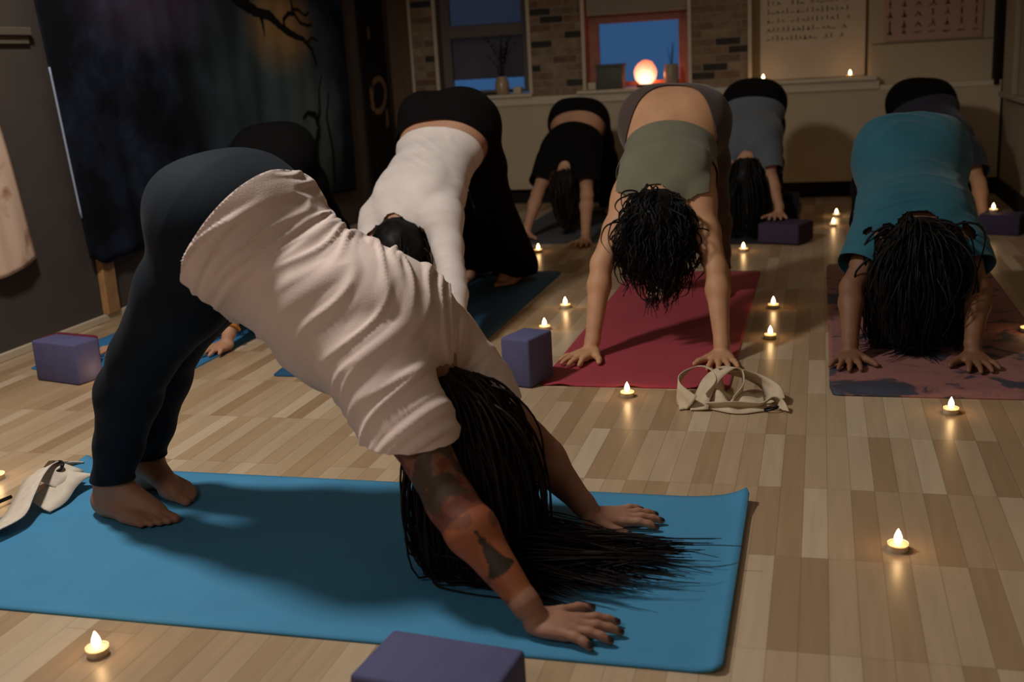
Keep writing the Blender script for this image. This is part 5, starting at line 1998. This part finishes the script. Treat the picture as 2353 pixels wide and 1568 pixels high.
# ================================================================== SILL THINGS
# vase with dried stems
vs = empty('flower_vase', (-2.075, 7.36, 0.745))
tag(vs, 'stoneware vase of dried dark stems on the left window sill', 'vase')
MB().lathe([(0.0, 0.0), (0.040, 0.0), (0.046, 0.006), (0.049, 0.045), (0.046, 0.085), (0.036, 0.105), (0.034, 0.118), (0.031, 0.118), (0.032, 0.104), (0.040, 0.08), (0.040, 0.02), (0.0, 0.012)], 28).build('vase_body', plain('tan_stoneware', srgb(170, 142, 110), 0.3, 0.6, 0.1, 30), vs, True, auto=50)
mb = MB()
for k in range(16):
    a = rng.uniform(0, 6.28)
    sp = rng.uniform(0.02, 0.11)
    h_ = rng.uniform(0.15, 0.30)
    tip = (sp * math.cos(a), sp * 0.5 * math.sin(a), 0.09 + h_)
    md = (sp * 0.35 * math.cos(a), sp * 0.18 * math.sin(a), 0.09 + h_ * 0.55)
    mb.tube([(0, 0, 0.03), md, tip], [0.0025, 0.002, 0.0012], 5)
    for j in range(5):
        t = 0.45 + 0.13 * j
        c = Vector(md).lerp(Vector(tip), min(1, (t - 0.4) / 0.6))
        d = Vector((rng.uniform(-1, 1), rng.uniform(-0.6, 0.6), rng.uniform(0.1, 1))).normalized() * rng.uniform(0.012, 0.024)
        mb.tube([c, c + d * 0.5, c + d], [0.001, 0.0055, 0.0008], 5)
mb.build('dried_stems', plain('dark_dried_leaves', srgb(38, 30, 28), 0.9, 0.1, 0.2, 30), vs, True)
tag(MB().box((-1.990, 7.315, 0.745), (-1.935, 7.37, 0.792), 0.006).build('small_box', plain('ivory_card', srgb(196, 180, 154), 0.7, 0.3, 0.05, 20), None), 'small ivory box at the right end of the left window sill', 'box')
mb = MB()
for k in range(5):
    mb.lathe([(0.0, 0.0), (0.013, 0.003), (0.015, 0.010), (0.009, 0.017), (0.0, 0.019)], 10, loc=(-2.19 + k * 0.018, 7.33 + 0.006 * (k % 2), 0.745))
tag(mb.build('pebble_row', plain('dark_pebbles', srgb(50, 36, 34), 0.6, 0.4, 0.2, 40), None, True), 'dark pebbles in a short row left of the vase', 'pebbles', kind='stuff')

# salt lamp
slp = empty('salt_lamp', (-1.100, 7.365, 0.745))
tag(slp, 'glowing orange salt lamp on the middle window sill', 'lamp')
MB().lathe([(0.0, 0.0), (0.058, 0.0), (0.062, 0.004), (0.062, 0.018), (0.056, 0.022), (0.0, 0.022)], 28).build('base', plain('dark_lamp_wood', srgb(72, 44, 28), 0.6, 0.4, 0.15, 20), slp, True, auto=40)
tmp = bmesh.new()
bmesh.ops.create_icosphere(tmp, subdivisions=5, radius=1.0)
for v in tmp.verts:
    p = v.co.copy()
    k = 1 + 0.07 * mnoise.noise(p * 1.6) + 0.035 * mnoise.noise(p * 4.2 + Vector((4, 0, 1)))
    w = 1.0 - 0.10 * max(0, p.z) + 0.02 * min(0, p.z)
    v.co = Vector((p.x * 0.076 * k * w, p.y * 0.068 * k * w, max(p.z, -0.86) * 0.082 * k + 0.092))
mb = MB()
mb.join(tmp)
q = NT('lit_salt_crystal')
tc = q.n('ShaderNodeTexCoord')
nz = q.n('ShaderNodeTexNoise')
nz.inputs['Scale'].default_value = 14
nz.inputs['Detail'].default_value = 3
q.l(tc.outputs['Object'], nz.inputs['Vector'])
sx = q.n('ShaderNodeSeparateXYZ')
q.l(tc.outputs['Object'], sx.inputs[0])
# the bulb sits low inside: the crystal glows strongest near it
vm = q.n('ShaderNodeVectorMath')
vm.operation = 'DISTANCE'
q.l(tc.outputs['Object'], vm.inputs[0])
vm.inputs[1].default_value = (0.0, -0.05, 0.055)
mr = q.n('ShaderNodeMapRange')
mr.inputs['From Min'].default_value = 0.0
mr.inputs['From Max'].default_value = 0.135
mr.inputs['To Min'].default_value = 1.0
mr.inputs['To Max'].default_value = 0.0
q.l(vm.outputs['Value'], mr.inputs['Value'])
fa = mathn(q, 'ADD', mr.outputs[0], mathn(q, 'MULTIPLY', mathn(q, 'SUBTRACT', nz.outputs['Fac'], 0.5), 0.25))
rp = q.ramp([(0.0, (0.9, 0.16, 0.07)), (0.4, (1.0, 0.33, 0.17)), (0.75, (1.0, 0.58, 0.36)), (1.0, (1.0, 0.85, 0.62))])
q.l(fa, rp.inputs['Fac'])
q.l(rp.outputs['Color'], q.b.inputs['Emission Color'])
st_ = q.n('ShaderNodeMapRange')
st_.inputs['To Min'].default_value = 0.85
st_.inputs['To Max'].default_value = 3.2
q.l(fa, st_.inputs['Value'])
q.l(st_.outputs[0], q.b.inputs['Emission Strength'])
q.b.inputs['Base Color'].default_value = srgb(220, 120, 80)
q.b.inputs['Roughness'].default_value = 0.5
mb.build('crystal', q.m, slp, True)
l = bpy.data.lights.new('salt_lamp_bulb', 'POINT')
l.energy = 0.75
l.color = (1.0, 0.30, 0.10)
l.shadow_soft_size = 0.02
lo = bpy.data.objects.new('salt_lamp_bulb', l)
lo.location = (0.02, 0.095, 0.075)
COL.objects.link(lo)
lo.parent = slp

tag(MB().box((-1.42, 7.32, 0.745), (-1.245, 7.45, 0.895), 0.012).box((-1.426, 7.314, 0.885), (-1.239, 7.456, 0.905), 0.006).build('storage_box', plain('green_grey_tin', srgb(78, 80, 66), 0.6, 0.4, 0.1, 14), None, True, auto=40), 'green-grey lidded box left of the glowing lamp', 'box')
tag(MB().box((-1.478, 7.305, 0.745), (-1.422, 7.36, 0.795), 0.010).build('small_box', plain('ivory_card', srgb(196, 180, 154), 0.7, 0.3, 0.05, 20), None), 'small ivory block at the left end of the middle sill', 'box')
jr_ = empty('jar', (-0.935, 7.38, 0.745))
tag(jr_, 'grey jar with thin dry twigs right of the glowing lamp', 'jar')
MB().lathe([(0.0, 0.0), (0.044, 0.0), (0.048, 0.006), (0.048, 0.118), (0.042, 0.128), (0.042, 0.140), (0.038, 0.140), (0.038, 0.125), (0.043, 0.112), (0.043, 0.012), (0.0, 0.010)], 28).build('jar_body', plain('grey_glaze', srgb(146, 130, 110), 0.4, 0.5, 0.1, 20), jr_, True, auto=50)
mb = MB()
for k in range(7):
    a = rng.uniform(0, 6.28)
    sp = rng.uniform(0.01, 0.05)
    mb.tube([(0, 0, 0.05), (sp * 0.5 * math.cos(a), sp * 0.4 * math.sin(a), 0.18), (sp * math.cos(a), sp * 0.7 * math.sin(a), rng.uniform(0.22, 0.30))], [0.0018, 0.0014, 0.0008], 5)
mb.build('twigs', plain('dark_dried_leaves', srgb(38, 30, 28), 0.9, 0.1, 0.2, 30), jr_, True)

# ================================================================== CHARTS
def glyph(mb, x, y, z, s, kind):
    """a little posed figure: head, trunk and limbs as flat strokes"""
    def bar(a, b_, w):
        ax, az = a
        bx_, bz = b_
        dx, dz = bx_ - ax, bz - az
        l = math.hypot(dx, dz) + 1e-9
        nx_, nz_ = -dz / l * w, dx / l * w
        mb.poly([(x + (ax - nx_) * s, y, z + (az - nz_) * s), (x + (bx_ - nx_) * s, y, z + (bz - nz_) * s), (x + (bx_ + nx_) * s, y, z + (bz + nz_) * s), (x + (ax + nx_) * s, y, z + (az + nz_) * s)])

    def head(c):
        mb.poly([(x + (c[0] + 0.10 * math.cos(k * 1.047)) * s, y, z + (c[1] + 0.10 * math.sin(k * 1.047)) * s) for k in range(6)])
    k = kind % 6
    if k == 0:      # standing
        bar((0, -0.1), (0, 0.3), 0.09); head((0, 0.44)); bar((0, -0.1), (-0.08, -0.5), 0.05); bar((0, -0.1), (0.08, -0.5), 0.05); bar((0, 0.25), (-0.12, -0.05), 0.035); bar((0, 0.25), (0.12, -0.05), 0.035)
    elif k == 1:    # seated
        bar((0, -0.25), (0, 0.15), 0.10); head((0, 0.30)); bar((-0.3, -0.32), (0.3, -0.32), 0.09); bar((0, 0.1), (0.22, -0.22), 0.035)
    elif k == 2:    # lying
        bar((-0.35, -0.3), (0.15, -0.28), 0.08); head((0.30, -0.25)); bar((-0.35, -0.3), (-0.5, -0.33), 0.05)
    elif k == 3:    # inverted v
        bar((-0.35, -0.42), (-0.05, 0.15), 0.06); bar((-0.05, 0.15), (0.25, -0.2), 0.08); bar((0.25, -0.2), (0.42, -0.42), 0.04); head((0.16, -0.26))
    elif k == 4:    # arms raised
        bar((0, -0.1), (0, 0.2), 0.09); head((0, 0.32)); bar((0, 0.18), (-0.16, 0.52), 0.04); bar((0, 0.18), (0.16, 0.52), 0.04); bar((0, -0.1), (-0.2, -0.45), 0.05); bar((0, -0.1), (0.22, -0.4), 0.05)
    else:           # lunge
        bar((0.05, -0.12), (0.05, 0.25), 0.09); head((0.05, 0.38)); bar((0.05, -0.12), (0.3, -0.2), 0.05); bar((0.3, -0.2), (0.3, -0.45), 0.05); bar((0.05, -0.12), (-0.42, -0.42), 0.05)


ch = empty('wall_chart', (-0.09, YB + 0.10, 0))
tag(ch, 'white chart with long rows of tiny dark pose figures in the right window recess', 'chart')
MB().box((-0.375, YB + 0.085, 0.748), (0.268, YB + 0.093, 1.95), 0.001).build('sheet', plain('chart_paper', srgb(206, 186, 160), 0.75, 0.25, 0.03, 6), None)
put(bpy.data.objects['sheet'], ch)
mb = MB()
for r in range(9):
    z = 1.005 + r * 0.0545
    x = -0.325
    while x < 0.175:
        s_ = rng.uniform(0.026, 0.036)
        if rng.random() > 0.06:
            glyph(mb, x, YB + 0.0835, z, s_, rng.randrange(6))
        x += rng.uniform(0.027, 0.034)
put(mb.build('printed_figures', plain('figure_ink', srgb(66, 48, 38), 0.8, 0.2, 0.2, 60), None), ch)

c2_ = empty('wall_chart', (0.65, YB - 0.03, 0))
tag(c2_, 'pinkish chart with seven columns of dark pose figures, right of the window recess', 'chart')
put(MB().box((0.372, YB - 0.036, 0.945), (0.935, YB - 0.031, 1.75), 0.001).build('sheet', plain('pink_chart_paper', srgb(182, 144, 126), 0.75, 0.25, 0.03, 6), None), c2_)
mb = MB()
for r in range(10):
    for c in range(7):
        s_ = rng.uniform(0.040, 0.052)
        kd = (2 if c > 1 else 1) if r == 0 else ((0, 1, 3, 5, 1, 4, 0)[c] if r % 2 else (1, 1, 3, 4, 5, 0, 0)[c])
        glyph(mb, 0.405 + c * 0.082, YB - 0.0375, 0.985 + r * 0.060 + (0.02 if r == 0 else 0), s_, kd)
put(mb.build('printed_figures', plain('figure_ink_brown', srgb(62, 42, 36), 0.8, 0.2, 0.2, 60), None), c2_)
